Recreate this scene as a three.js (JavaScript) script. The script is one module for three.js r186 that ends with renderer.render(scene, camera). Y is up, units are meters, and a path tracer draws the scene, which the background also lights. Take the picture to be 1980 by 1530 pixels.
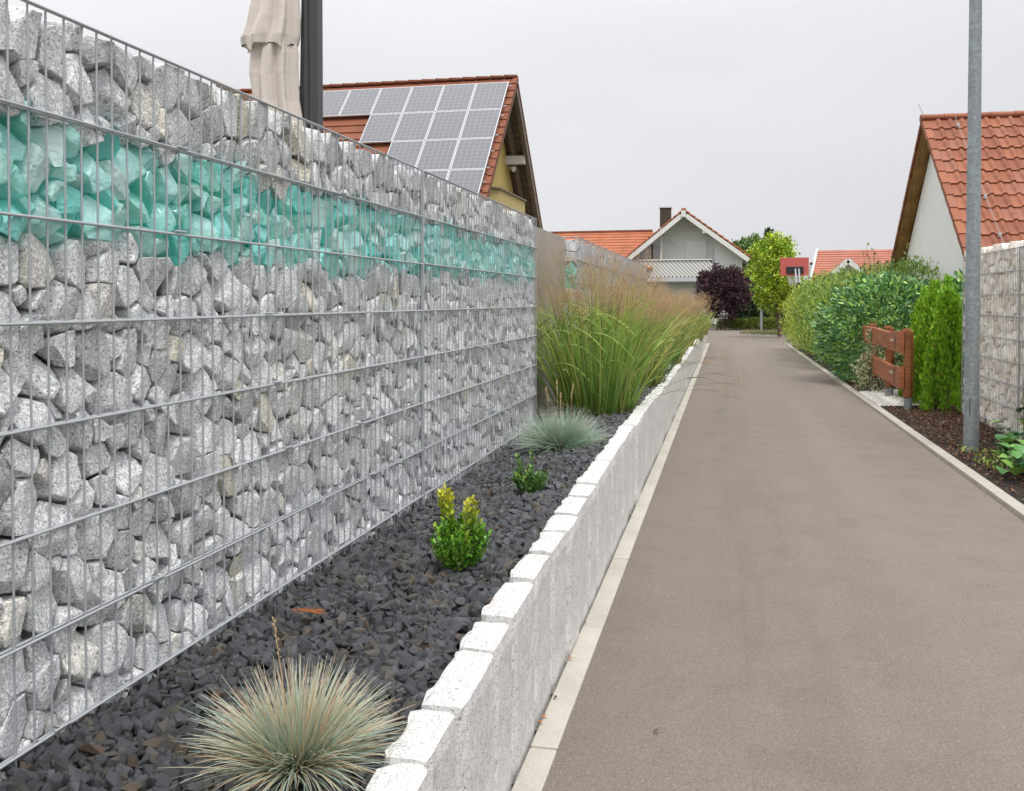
import * as THREE from 'three';
import { mergeGeometries, mergeVertices, toCreasedNormals } from 'three/addons/utils/BufferGeometryUtils.js';
import { ConvexGeometry } from 'three/addons/geometries/ConvexGeometry.js';
import { RoundedBoxGeometry } from 'three/addons/geometries/RoundedBoxGeometry.js';

// ---------------------------------------------------------------- camera, sky, sun, exposure
const scene = new THREE.Scene();
const F = 1848, HORIZON = 581, PITCH = 1.2 * Math.PI / 180, YAW = 12.6 * Math.PI / 180, EYE = 1.25;
const PRINCIPAL = HORIZON + F * Math.tan(PITCH);                 // photo row of the lens axis
const camera = new THREE.PerspectiveCamera(2 * Math.atan(765 / F) * 180 / Math.PI, 1980 / 1530, 0.05, 400);
camera.position.set(0, EYE, 0);
camera.rotation.set(-PITCH, YAW, 0, 'YXZ');
camera.setViewOffset(1980, 1530, 0, Math.round(765 - PRINCIPAL), 1980, 1530);
camera.updateMatrixWorld();

const renderer = new THREE.WebGLRenderer({ antialias: true });
renderer.setSize(1024, 791);
renderer.toneMapping = THREE.LinearToneMapping;
renderer.toneMappingExposure = 1.45;
renderer.shadowMap.enabled = true;
renderer.shadowMap.type = THREE.PCFSoftShadowMap;

function rng(seed) { let a = seed >>> 0; return () => { a = (a + 0x6D2B79F5) >>> 0; let t = a; t = Math.imul(t ^ (t >>> 15), t | 1); t ^= t + Math.imul(t ^ (t >>> 7), t | 61); return ((t ^ (t >>> 14)) >>> 0) / 4294967296; }; }
function hash3(x, y, z) { let h = Math.imul(x | 0, 374761393) ^ Math.imul(y | 0, 668265263) ^ Math.imul(z | 0, 2147483647 - 918273); h = Math.imul(h ^ (h >>> 13), 1274126177); h ^= h >>> 16; return (h >>> 0) / 4294967296; }
const sm = t => t * t * (3 - 2 * t), lerp = (a, b, t) => a + (b - a) * t, clamp = (v, a, b) => Math.min(b, Math.max(a, v));
function vnoise(x, y, z = 0, px = 0, py = 0) {                   // value noise 0..1; px, py: periods (0: none)
  const X = Math.floor(x), Y = Math.floor(y), Z = Math.floor(z), fx = sm(x - X), fy = sm(y - Y), fz = sm(z - Z);
  const w = (v, p) => p ? ((v % p) + p) % p : v;
  const h = (i, j, k) => hash3(w(X + i, px), w(Y + j, py), Z + k);
  const q = k => lerp(lerp(h(0, 0, k), h(1, 0, k), fx), lerp(h(0, 1, k), h(1, 1, k), fx), fy);
  return fz === 0 ? q(0) : lerp(q(0), q(1), fz);
}
function fbm(x, y, z, o = 4) { let s = 0, a = 0.5, n = 0; for (let i = 0; i < o; i++) { s += a * vnoise(x, y, z); n += a; a *= 0.5; x *= 2.03; y *= 2.03; z = z * 2.03 + 7.1; } return s / n; }
function pfbm(u, v, p, o = 4, seed = 0) { let s = 0, a = 0.5, n = 0; for (let i = 0; i < o; i++) { s += a * vnoise(u * p, v * p, seed + i * 13, p, p); n += a; a *= 0.5; p *= 2; } return s / n; }

{ // even grey overcast: soft cloud layers, brighter towards the zenith as an overcast sky is
  const W = 512, H = 256, d = new Float32Array(W * H * 4);
  for (let j = 0; j < H; j++) for (let i = 0; i < W; i++) {
    const el = ((j + 0.5) / H - 0.5) * Math.PI, az = ((i + 0.5) / W - 0.5) * 2 * Math.PI;
    const y = Math.sin(el), x = Math.cos(el) * Math.cos(az), z = Math.cos(el) * Math.sin(az);
    const c = fbm(x * 2.2 + 11, y * 5.5 + 3, z * 2.2 + 5, 5) - 0.5;
    let L = 0.53 * (1 + 2.0 * Math.pow(Math.max(0, y), 2.2)) * (1 - 0.13 * x) * (1 + 0.24 * c);
    const k = (j * W + i) * 4, b = 0.5 + 0.5 * x;
    d[k] = L * (0.995 - 0.012 * b); d[k + 1] = L; d[k + 2] = L * (1.02 + 0.03 * b); d[k + 3] = 1;
  }
  const sky = new THREE.DataTexture(d, W, H, THREE.RGBAFormat, THREE.FloatType);
  sky.mapping = THREE.EquirectangularReflectionMapping; sky.magFilter = sky.minFilter = THREE.LinearFilter; sky.wrapS = THREE.RepeatWrapping; sky.needsUpdate = true;
  scene.background = sky; scene.environment = sky;
}
const sun = new THREE.DirectionalLight(new THREE.Color(1.0, 0.965, 0.91), 1.4);
sun.position.set(7, 26, 0); sun.target.position.set(0, 0, -12); sun.castShadow = true; sun.shadow.radius = 34;
sun.shadow.mapSize.set(2048, 2048);
Object.assign(sun.shadow.camera, { left: -30, right: 30, top: 45, bottom: -30, near: 0.5, far: 120 });
scene.add(sun, sun.target);

// ---------------------------------------------------------------- helpers: photo geometry
const V = (x, y, z) => new THREE.Vector3(x, y, z);
function ray(u, v) { return V((u - 990) / F, (PRINCIPAL - v) / F, -1).applyEuler(camera.rotation); }
const G = (u, v, y = 0) => { const r = ray(u, v); const t = (y - EYE) / r.y; return V(r.x * t, y, r.z * t); };
const D = (u, v, d) => { const r = ray(u, v); const t = -d / r.z; return V(r.x * t, EYE + r.y * t, -d); };
const KX = (u, v, x) => { const r = ray(u, v); const t = x / r.x; return V(x, EYE + r.y * t, r.z * t); };

// ---------------------------------------------------------------- helpers: objects
const used = {};
function numbered(name) { const n = used[name] = (used[name] ?? -1) + 1; return n ? `${name}_${String(n).padStart(3, '0')}` : name; }
function thing(name, label, category, p = [0, 0, 0], group) {
  const o = new THREE.Group(); o.name = numbered(name); o.position.set(...p); scene.add(o);
  o.userData = { label, category }; if (group) o.userData.group = group; return o;
}
function part(name, geo, mat, parent, world = true) {            // geometry given in world metres
  const m = new THREE.Mesh(geo, mat); m.name = name;
  if (parent) { if (world) { parent.updateMatrixWorld(); const w = parent.getWorldPosition(V()); geo.translate(-w.x, -w.y, -w.z); } parent.add(m); } else { m.name = numbered(name); scene.add(m); }
  return m;
}
function structure(name, geo, mat, label) { const m = part(name, geo, mat, null); m.userData = { kind: 'structure', label }; return m; }
function groupPart(name, parent) { const g = new THREE.Group(); g.name = name; parent.add(g); return g; }

class Buf {                                                     // triangles with vertex colours and uv
  constructor() { this.p = []; this.c = []; this.u = []; this.i = []; }
  v(x, y, z, c = [1, 1, 1], u = 0, w = 0) { this.p.push(x, y, z); this.c.push(c[0], c[1], c[2]); this.u.push(u, w); return this.p.length / 3 - 1; }
  t(a, b, c) { this.i.push(a, b, c); }
  q(a, b, c, d) { this.i.push(a, b, c, a, c, d); }
  geo() {
    const g = new THREE.BufferGeometry();
    g.setAttribute('position', new THREE.Float32BufferAttribute(this.p, 3)); g.setAttribute('color', new THREE.Float32BufferAttribute(this.c, 3)); g.setAttribute('uv', new THREE.Float32BufferAttribute(this.u, 2));
    g.setIndex(this.i); g.computeVertexNormals(); return g;
  }
}
function wuv(g, s = 1, ou = 0, ov = 0) {                          // box-projected uv in metres
  g = g.index ? g.toNonIndexed() : g; const p = g.attributes.position, n = g.attributes.normal, uv = new Float32Array(p.count * 2);
  for (let f = 0; f < p.count; f += 3) {
    let ax = 0, ay = 0, az = 0; for (let k = 0; k < 3; k++) { ax += Math.abs(n.getX(f + k)); ay += Math.abs(n.getY(f + k)); az += Math.abs(n.getZ(f + k)); }
    for (let k = 0; k < 3; k++) {
      const x = p.getX(f + k), y = p.getY(f + k), z = p.getZ(f + k);
      const [a, b] = ax >= ay && ax >= az ? [z, y] : ay >= az ? [x, z] : [x, y];
      uv[(f + k) * 2] = a * s + ou; uv[(f + k) * 2 + 1] = b * s + ov;
    }
  }
  g.setAttribute('uv', new THREE.BufferAttribute(uv, 2)); return g;
}
const box = (x0, x1, y0, y1, z0, z1, r = 0) => { const w = Math.abs(x1 - x0), h = Math.abs(y1 - y0), d = Math.abs(z1 - z0); const g = r ? new RoundedBoxGeometry(w, h, d, 2, Math.min(r, w / 2.1, h / 2.1, d / 2.1)) : new THREE.BoxGeometry(w, h, d); g.translate((x0 + x1) / 2, (y0 + y1) / 2, (z0 + z1) / 2); return wuv(g); };
function bar(a, b, w, h = w, r = 0) {                             // a beam from a to b, h measured upwards
  const L = a.distanceTo(b), g = r ? new RoundedBoxGeometry(w, h, L, 2, r) : new THREE.BoxGeometry(w, h, L), m = new THREE.Matrix4(), zax = b.clone().sub(a).normalize();
  const up = Math.abs(zax.y) > 0.99 ? V(1, 0, 0) : V(0, 1, 0), xax = up.clone().cross(zax).normalize(), yax = zax.clone().cross(xax);
  const gu = wuv(g); m.makeBasis(xax, yax, zax); gu.applyMatrix4(m); const c = a.clone().add(b).multiplyScalar(0.5); gu.translate(c.x, c.y, c.z); return gu;
}
function rod(a, b, r0, r1 = r0, seg = 8) { const L = a.distanceTo(b), g = new THREE.CylinderGeometry(r1, r0, L, seg, 1); const q = new THREE.Quaternion().setFromUnitVectors(V(0, 1, 0), b.clone().sub(a).normalize()); g.applyQuaternion(q); const c = a.clone().add(b).multiplyScalar(0.5); g.translate(c.x, c.y, c.z); return g; }
function slab(pts, n, t) {                                        // convex polygon thickened by t along -n
  const b = new Buf(), k = pts.length, top = pts, bot = pts.map(p => p.clone().addScaledVector(n, -t)), N = [];
  const face = l => { const e1 = l[1].clone().sub(l[0]), e2 = l[2].clone().sub(l[0]), nn = e1.clone().cross(e2).normalize(), ux = e1.normalize(), uy = nn.clone().cross(ux); const id = l.map(p => b.v(p.x, p.y, p.z, [1, 1, 1], p.dot(ux), p.dot(uy))); for (let i = 1; i < l.length - 1; i++) b.t(id[0], id[i], id[i + 1]); };
  face(top); face([...bot].reverse()); for (let i = 0; i < k; i++) { const j = (i + 1) % k; face([top[i], bot[i], bot[j], top[j]]); }
  return b.geo();
}
const strip = g => { const o = g.index ? g.toNonIndexed() : g; for (const k of Object.keys(o.attributes)) if (!['position', 'normal', 'uv'].includes(k)) o.deleteAttribute(k); if (!o.attributes.uv) o.setAttribute('uv', new THREE.BufferAttribute(new Float32Array(o.attributes.position.count * 2), 2)); return o; };
const merge = l => mergeGeometries(l.map(strip));

// ---------------------------------------------------------------- textures and materials
function tex(size, fn, srgb = true) {
  const d = new Uint8Array(size * size * 4);
  for (let j = 0; j < size; j++) for (let i = 0; i < size; i++) { const c = fn(i / size, j / size, i, j), k = (j * size + i) * 4; d[k] = clamp(c[0], 0, 1) * 255; d[k + 1] = clamp(c[1], 0, 1) * 255; d[k + 2] = clamp(c[2], 0, 1) * 255; d[k + 3] = 255; }
  const t = new THREE.DataTexture(d, size, size); t.wrapS = t.wrapT = THREE.RepeatWrapping; t.magFilter = THREE.LinearFilter; t.minFilter = THREE.LinearMipmapLinearFilter; t.generateMipmaps = true;
  if (srgb) t.colorSpace = THREE.SRGBColorSpace; t.needsUpdate = true; return t;
}
const rep = (t, a, b = a) => { const c = t.clone(); c.repeat.set(a, b); c.needsUpdate = true; return c; };
const g3 = v => [v, v, v];
// granite: pale feldspar, grey quartz, black mica flecks (tile 0.6 m)
const graniteTex = tex(768, (u, v) => {
  const coarse = pfbm(u, v, 6, 4, 1), a = vnoise(u * 230, v * 230, 3, 230, 230), b = vnoise(u * 140, v * 140, 9, 140, 140), c = vnoise(u * 330, v * 330, 21, 330, 330);
  let k = 0.81 + 0.10 * (coarse - 0.5) + 0.10 * (b - 0.5);
  if (b > 0.66) k += 0.07; if (a > 0.70) k -= 0.22 * clamp((a - 0.70) * 9, 0, 1); if (c > 0.80) k -= 0.18; if (c < 0.12) k += 0.06;
  return [k * 1.0, k * 0.998, k * 0.993];
});
const graniteBump = tex(512, (u, v) => { const a = pfbm(u, v, 14, 5, 4), c = vnoise(u * 200, v * 200, 2, 200, 200); return g3(0.75 * a + 0.25 * c); }, false);
// pale dressed granite of the low wall, with fine vertical tool marks
const blockTex = tex(768, (u, v) => {
  const a = vnoise(u * 260, v * 260, 3, 260, 260), s = vnoise(u * 120, v * 26, 6, 120, 26), s2 = vnoise(u * 60, v * 8, 8, 60, 8), b = pfbm(u, v, 8, 4, 5);
  let k = 0.835 + 0.08 * (b - 0.5) + 0.05 * (s - 0.5) + 0.03 * (s2 - 0.5);
  if (a > 0.74) k -= 0.15; if (s > 0.86) k -= 0.10; if (vnoise(u * 150, v * 150, 30, 150, 150) > 0.86) k -= 0.17;
  return [k, k * 0.993, k * 0.98];
});
const blockBump = tex(512, (u, v) => g3(0.5 * pfbm(u, v, 20, 4, 4) + 0.3 * vnoise(u * 90, v * 16, 6, 90, 16) + 0.2 * vnoise(u * 200, v * 200, 2, 200, 200)), false);
const asphaltTex = tex(1024, (u, v, i, j) => {
  const a = hash3(i, j, 5), n = vnoise(u * 330, v * 330, 3, 330, 330), m = vnoise(u * 500, v * 500, 8, 500, 500), b = pfbm(u, v, 4, 5, 2);
  let k = 0.98 + 0.05 * (b - 0.5) + 0.21 * (n - 0.5) + 0.12 * (m - 0.5) + 0.06 * (a - 0.5); let w = 0;
  if (n > 0.84) { k += 0.09; w = 0.02; } if (n < 0.14) k -= 0.08;
  k *= 0.445; return [k * (1.07 + w), k * 0.985, k * (0.91 - w)];
});
const asphaltBump = tex(1024, (u, v) => g3(0.6 * vnoise(u * 330, v * 330, 3, 330, 330) + 0.4 * vnoise(u * 500, v * 500, 8, 500, 500)), false);
const concreteTex = tex(512, (u, v, i, j) => { const b = pfbm(u, v, 6, 5, 3), a = hash3(i, j, 2), n = vnoise(u * 160, v * 160, 4, 160, 160); let k = 0.715 + 0.09 * (b - 0.5) + 0.05 * (a - 0.5) + 0.05 * (n - 0.5); return [k, k * 0.972, k * 0.915]; });
const fineBump = tex(512, (u, v, i, j) => g3(0.5 * pfbm(u, v, 30, 3, 6) + 0.5 * vnoise(u * 170, v * 170, 4, 170, 170)), false);
const glassBump = tex(512, (u, v) => { const a = pfbm(u, v, 7, 4, 44); return g3(0.5 + 0.5 * Math.sin(a * 26)); }, false);
const zincTex = tex(512, (u, v) => { const a = pfbm(u, v, 10, 4, 14), b = vnoise(u * 26, v * 90, 7, 26, 90), c = vnoise(u * 40, v * 40, 5, 40, 40); const k = 0.63 + 0.11 * (a - 0.5) + 0.08 * (b - 0.5) + 0.05 * (c > 0.7); return [k * 0.965, k, k * 1.02]; });
const brushedTex = tex(512, (u, v) => { const a = vnoise(u * 300, v * 3, 3, 300, 3), b = pfbm(u, v, 4, 3, 3); const k = 0.66 + 0.05 * (a - 0.5) + 0.05 * (b - 0.5); return [k * 1.02, k * 0.99, k * 0.95]; });
const woodTex = tex(512, (u, v) => { const r = vnoise(u * 6, v * 70, 3, 6, 70), f = vnoise(u * 24, v * 200, 9, 24, 200), b = pfbm(u, v, 4, 3, 8); const k = 0.82 + 0.22 * (r - 0.5) + 0.14 * (f - 0.5) + 0.2 * (b - 0.5); return [k, k * 0.97, k * 0.95]; });
const clayTex = tex(512, (u, v, i, j) => { const b = pfbm(u, v, 5, 5, 33), n = vnoise(u * 90, v * 90, 4, 90, 90); let k = 0.92 + 0.2 * (b - 0.5) + 0.1 * (n - 0.5); if (vnoise(u * 36, v * 36, 61, 36, 36) > 0.86) k -= 0.1; return [k, k * 0.98, k * 0.96]; });
const plasterTex = tex(512, (u, v) => { const b = pfbm(u, v, 5, 4, 71), n = vnoise(u * 150, v * 150, 4, 150, 150); const k = 0.95 + 0.04 * (b - 0.5) + 0.03 * (n - 0.5); return g3(k); });
const clothTex = tex(512, (u, v, i, j) => { const k = 0.95 + 0.04 * ((i + j) % 2) - 0.02 + 0.06 * (pfbm(u, v, 5, 3, 9) - 0.5); return g3(k); });
const soilTex = tex(512, (u, v, i, j) => { const b = pfbm(u, v, 20, 4, 3); const k = 0.6 + 0.5 * (b - 0.5); return [k, k, k]; });
// photovoltaic cells: dark blue-grey squares with thin silver bus lines (printed, flat, under glass); one panel = 6 x 8 cells
const pvTex = tex(512, (u, v) => {
  const cu = (u * 6) % 1, cv = (v * 8) % 1, e = Math.min(cu, 1 - cu, cv, 1 - cv), corner = Math.abs(cu - 0.5) + Math.abs(cv - 0.5) > 0.92;
  let k = [0.27, 0.275, 0.30]; const bus = Math.abs(((cu * 3) % 1) - 0.5) < 0.06; if (bus) k = [0.38, 0.385, 0.41]; if (e < 0.025 || corner) k = [0.52, 0.53, 0.55]; return k;
});

const std = o => new THREE.MeshStandardMaterial(o), phy = o => new THREE.MeshPhysicalMaterial(o), rgb = (r, g, b) => new THREE.Color().setRGB(r, g, b);
const M = {
  granite: std({ map: rep(graniteTex, 1 / 0.6), bumpMap: rep(graniteBump, 1 / 0.35), bumpScale: 0.0022, roughness: 0.92, vertexColors: true }),
  lime: std({ map: rep(clayTex, 1 / 0.5), bumpMap: rep(graniteBump, 1 / 0.4), bumpScale: 0.002, roughness: 0.9, vertexColors: true }),
  block: std({ map: rep(blockTex, 1 / 0.7), bumpMap: rep(blockBump, 1 / 0.5), bumpScale: 0.003, roughness: 0.9 }),
  glass: phy({ color: rgb(0.54, 0.99, 0.925), roughness: 0.16, transmission: 0.44, thickness: 0, ior: 1.5, clearcoat: 1, clearcoatRoughness: 0.03, bumpMap: rep(glassBump, 1 / 0.3), bumpScale: 0.0014, vertexColors: true }),
  milkGlass: phy({ color: rgb(0.64, 0.995, 0.95), roughness: 0.4, transmission: 0.3, thickness: 0, ior: 1.5, clearcoat: 1, clearcoatRoughness: 0.05, bumpMap: rep(glassBump, 1 / 0.3), bumpScale: 0.0014, vertexColors: true }),
  wire: std({ color: rgb(0.46, 0.485, 0.50), metalness: 0.35, roughness: 0.5 }),
  asphalt: std({ map: rep(asphaltTex, 1 / 0.9), bumpMap: rep(asphaltBump, 1 / 0.9), bumpScale: 0.0015, roughness: 0.92, vertexColors: true }),
  street: std({ map: rep(asphaltTex, 1 / 1.6), roughness: 0.95 }),
  concrete: std({ map: rep(concreteTex, 1 / 0.7), bumpMap: rep(fineBump, 1 / 0.5), bumpScale: 0.0015, roughness: 0.92, vertexColors: true }),
  soil: std({ map: rep(soilTex, 1 / 0.8), color: rgb(0.045, 0.035, 0.028), roughness: 1 }),
  darksoil: std({ map: rep(soilTex, 1 / 0.8), color: rgb(0.03, 0.028, 0.027), roughness: 1 }),
  lawn: std({ map: rep(soilTex, 1 / 2), color: rgb(0.10, 0.14, 0.045), roughness: 1 }),
  basalt: std({ bumpMap: rep(fineBump, 2), bumpScale: 0.003, color: rgb(1, 1, 1), roughness: 0.75 }),
  bark: std({ map: rep(woodTex, 3), roughness: 0.95 }),
  pebble: std({ roughness: 0.85 }),
  zinc: std({ map: rep(zincTex, 1), color: rgb(0.82, 0.84, 0.85), metalness: 0.35, roughness: 0.55 }),
  steelpanel: std({ map: rep(brushedTex, 0.7, 0.7), color: rgb(1, 0.97, 0.93), metalness: 0.3, roughness: 0.42 }),
  fenceWood: std({ map: rep(woodTex, 1.2, 2.2), bumpMap: rep(woodTex, 1.2, 2.2), bumpScale: 0.002, color: rgb(0.47, 0.16, 0.06), roughness: 0.62 }),
  postWood: std({ map: rep(woodTex, 2, 1.4), color: rgb(0.36, 0.125, 0.04), roughness: 0.6 }),
  soffit: std({ map: rep(woodTex, 1.0, 0.7), color: rgb(0.52, 0.28, 0.09), roughness: 0.6 }),
  clay: [[0.325, 0.115, 0.06], [0.37, 0.135, 0.07], [0.29, 0.10, 0.055], [0.35, 0.14, 0.085]].map(c => std({ map: rep(clayTex, 1.5), bumpMap: rep(fineBump, 2), bumpScale: 0.002, color: rgb(...c), roughness: 0.78 })),
  clayDark: std({ map: rep(clayTex, 0.8), color: rgb(0.25, 0.085, 0.04), roughness: 0.8 }),
  clayFar: std({ map: rep(clayTex, 0.4), color: rgb(0.50, 0.175, 0.085), roughness: 0.85 }),
  clayPink: std({ map: rep(clayTex, 0.25), color: rgb(0.47, 0.19, 0.135), roughness: 0.85 }),
  whiteWall: std({ map: rep(plasterTex, 0.6), bumpMap: rep(fineBump, 1), bumpScale: 0.001, color: rgb(0.92, 0.92, 0.91), roughness: 0.95 }),
  greyWall: std({ map: rep(plasterTex, 0.6), color: rgb(0.78, 0.785, 0.76), roughness: 0.95 }),
  whitePaint: std({ map: rep(plasterTex, 0.8), color: rgb(0.84, 0.84, 0.81), roughness: 0.7 }),
  yellowWall: std({ map: rep(plasterTex, 0.5), color: rgb(0.66, 0.50, 0.17), roughness: 0.95 }),
  balcony: std({ map: rep(plasterTex, 0.5), color: rgb(0.60, 0.47, 0.20), roughness: 0.9 }),
  taupe: std({ map: rep(woodTex, 0.4, 2), color: rgb(0.30, 0.265, 0.215), roughness: 0.8 }),
  alu: std({ color: rgb(0.60, 0.61, 0.62), metalness: 0.5, roughness: 0.45 }),
  pv: phy({ map: pvTex, roughness: 0.25, clearcoat: 1, clearcoatRoughness: 0.04 }),
  anthracite: std({ color: rgb(0.055, 0.056, 0.06), roughness: 0.42, metalness: 0.2 }),
  cloth: phy({ map: rep(clothTex, 6), bumpMap: rep(fineBump, 6), bumpScale: 0.0006, color: rgb(0.86, 0.77, 0.70), roughness: 0.95, transmission: 0.2 }),
  black: std({ color: rgb(0.02, 0.02, 0.022), roughness: 0.5 }),
  darkBrick: std({ map: rep(clayTex, 2), color: rgb(0.075, 0.062, 0.055), roughness: 0.9 }),
  redBoard: std({ map: rep(plasterTex, 1), color: rgb(0.60, 0.13, 0.11), roughness: 0.55 }),
  windowGlass: phy({ color: rgb(0.25, 0.27, 0.30), roughness: 0.08, clearcoat: 1 }),
  curtain: std({ color: rgb(0.55, 0.54, 0.58), roughness: 0.9 }),
  trunk: std({ map: rep(woodTex, 3, 1), bumpMap: rep(woodTex, 3, 1), bumpScale: 0.01, color: rgb(0.19, 0.15, 0.115), roughness: 0.95 }),
  stem: std({ color: rgb(0.11, 0.085, 0.05), roughness: 0.9 }),
  leaf: phy({ roughness: 0.5, transmission: 0.32 }),
  gloss: phy({ roughness: 0.34, transmission: 0.2, clearcoat: 0.3, clearcoatRoughness: 0.3 }),
  matteLeaf: phy({ roughness: 0.75, transmission: 0.2 }),
  blade: phy({ roughness: 0.6, transmission: 0.3, vertexColors: true }),
  dry: std({ color: rgb(0.42, 0.155, 0.045), roughness: 0.9 }),
  straw: std({ color: rgb(0.52, 0.37, 0.20), roughness: 0.9 }),
  plaque: std({ color: rgb(0.55, 0.50, 0.38), metalness: 0.3, roughness: 0.5 }),
};

// ---------------------------------------------------------------- the lie of the land
const lookup = (t, x) => { if (x <= t[0][0]) return t[0][1]; for (let i = 1; i < t.length; i++) if (x <= t[i][0]) { const k = (x - t[i - 1][0]) / (t[i][0] - t[i - 1][0]); return lerp(t[i - 1][1], t[i][1], k); } return t[t.length - 1][1]; };
const blockTop = d => lookup([[1.5, 0.375], [2.9, 0.437], [4.9, 0.478], [7.5, 0.476], [8.7, 0.455], [12.5, 0.43], [28, 0.42]], d);
const WALL = -1.274, BLOCK_IN = -0.635, BLOCK_OUT = -0.537;
const gravelY = (x, d) => { const t = clamp((x - WALL) / (BLOCK_IN - WALL), 0, 1); return lerp(lookup([[1.5, 0.385], [5.2, 0.35], [9, 0.40]], d), blockTop(d) - 0.045, sm(t)); };
const PATH_L = -0.451, PATH_R = 1.66, PATH_END = 28;

function sheet(x0, x1, d0, d1, nx, nd, y, colour) {
  const b = new Buf();
  for (let j = 0; j <= nd; j++) for (let i = 0; i <= nx; i++) { const x = lerp(x0, x1, i / nx), d = lerp(d0, d1, j / nd); b.v(x, typeof y === 'function' ? y(x, d) : y, -d, colour ? colour(x, d) : [1, 1, 1], x, d); }
  for (let j = 0; j < nd; j++) for (let i = 0; i < nx; i++) { const a = j * (nx + 1) + i; b.q(a, a + 1, a + nx + 2, a + nx + 1); }
  return b.geo();
}
structure('ground', sheet(-200, 200, -20, 360, 4, 4, -0.03), M.lawn, 'garden ground and lawn beyond the path');
structure('path', sheet(PATH_L, PATH_R, -1.5, PATH_END, 60, 700, 0, (x, d) => {
  const a = fbm(x * 1.3 + 4, d * 0.5, 2, 4) - 0.5, t = fbm(x * 3.5, d * 0.12 + 9, 7, 3) - 0.5, s = fbm(x * 6, d * 6, 5, 3); let k = 1 + 0.10 * a + 0.24 * t; if (s > 0.66) k -= 0.05; const lane = fbm(d * 0.35, 3, 1, 3); if (Math.abs(x - 0.12 - 0.1 * Math.sin(d * 0.5)) < 0.10 + 0.12 * lane && fbm(x * 9, d * 1.1, 8, 3) > 0.47) k -= 0.06; if (vnoise(x * 14, d * 9, 3) > 0.93) k += 0.06;
  return [k, k * (1 - 0.03 * t), k * (1 - 0.06 * t)];
}), M.asphalt, 'brownish grey asphalt footpath between the gardens');
structure('cross_street', sheet(-18, 26, PATH_END - 0.05, 43.5, 10, 6, -0.004), M.street, 'pale asphalt street crossing the end of the footpath');

{ // flush concrete edging on both sides, one stone a metre
  const r = rng(77);
  for (const [x0, x1, y1, end, label, nm] of [[BLOCK_OUT + 0.008, PATH_L, 0.004, 28.1, 'narrow concrete edging strip along the foot of the granite wall', 'edging'], [PATH_R, PATH_R + 0.085, 0.032, 27, 'concrete kerb edging between asphalt path and bark mulch', 'kerb']]) {
    const g = new THREE.Group(); g.name = nm; g.userData = { kind: 'structure', label }; scene.add(g);
    for (let d = -0.4; d < end; d += 1.0) {
      const gg = box(x0, x1, -0.15, y1 + (r() - 0.5) * 0.003, -d, -d - 0.994, 0.006), k = 0.94 + r() * 0.1, n = gg.attributes.position.count, c = new Float32Array(n * 3);
      const tone = nm === 'kerb' ? [0.87, 0.86, 0.86] : [1, 1, 1];
      for (let i = 0; i < n; i++) { const w = k * (0.96 + 0.12 * (fbm(gg.attributes.position.getX(i) * 9, gg.attributes.position.getZ(i) * 3, 4, 3) - 0.5)); c[i * 3] = w * tone[0]; c[i * 3 + 1] = w * tone[1]; c[i * 3 + 2] = w * tone[2]; }
      gg.setAttribute('color', new THREE.BufferAttribute(c, 3)); part(nm === 'kerb' ? 'kerb_stone' : 'edging_stone', gg, M.concrete, g);
    }
  }
}
structure('planting_bed', sheet(WALL - 0.3, BLOCK_IN + 0.03, -0.5, 29, 8, 60, (x, d) => gravelY(x, d) - 0.035), M.darksoil, 'dark soil of the raised bed under the gravel');
const mulchY = (x, d) => 0.01 + 0.02 * fbm(x * 3, d * 3, 1, 2) + 0.02 * clamp((x - 1.75) / 0.6, 0, 1);
structure('mulch_bed', sheet(PATH_R + 0.08, 4.6, -0.5, 27, 16, 90, mulchY), M.soil, 'dark soil bed along the right side of the path');

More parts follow.
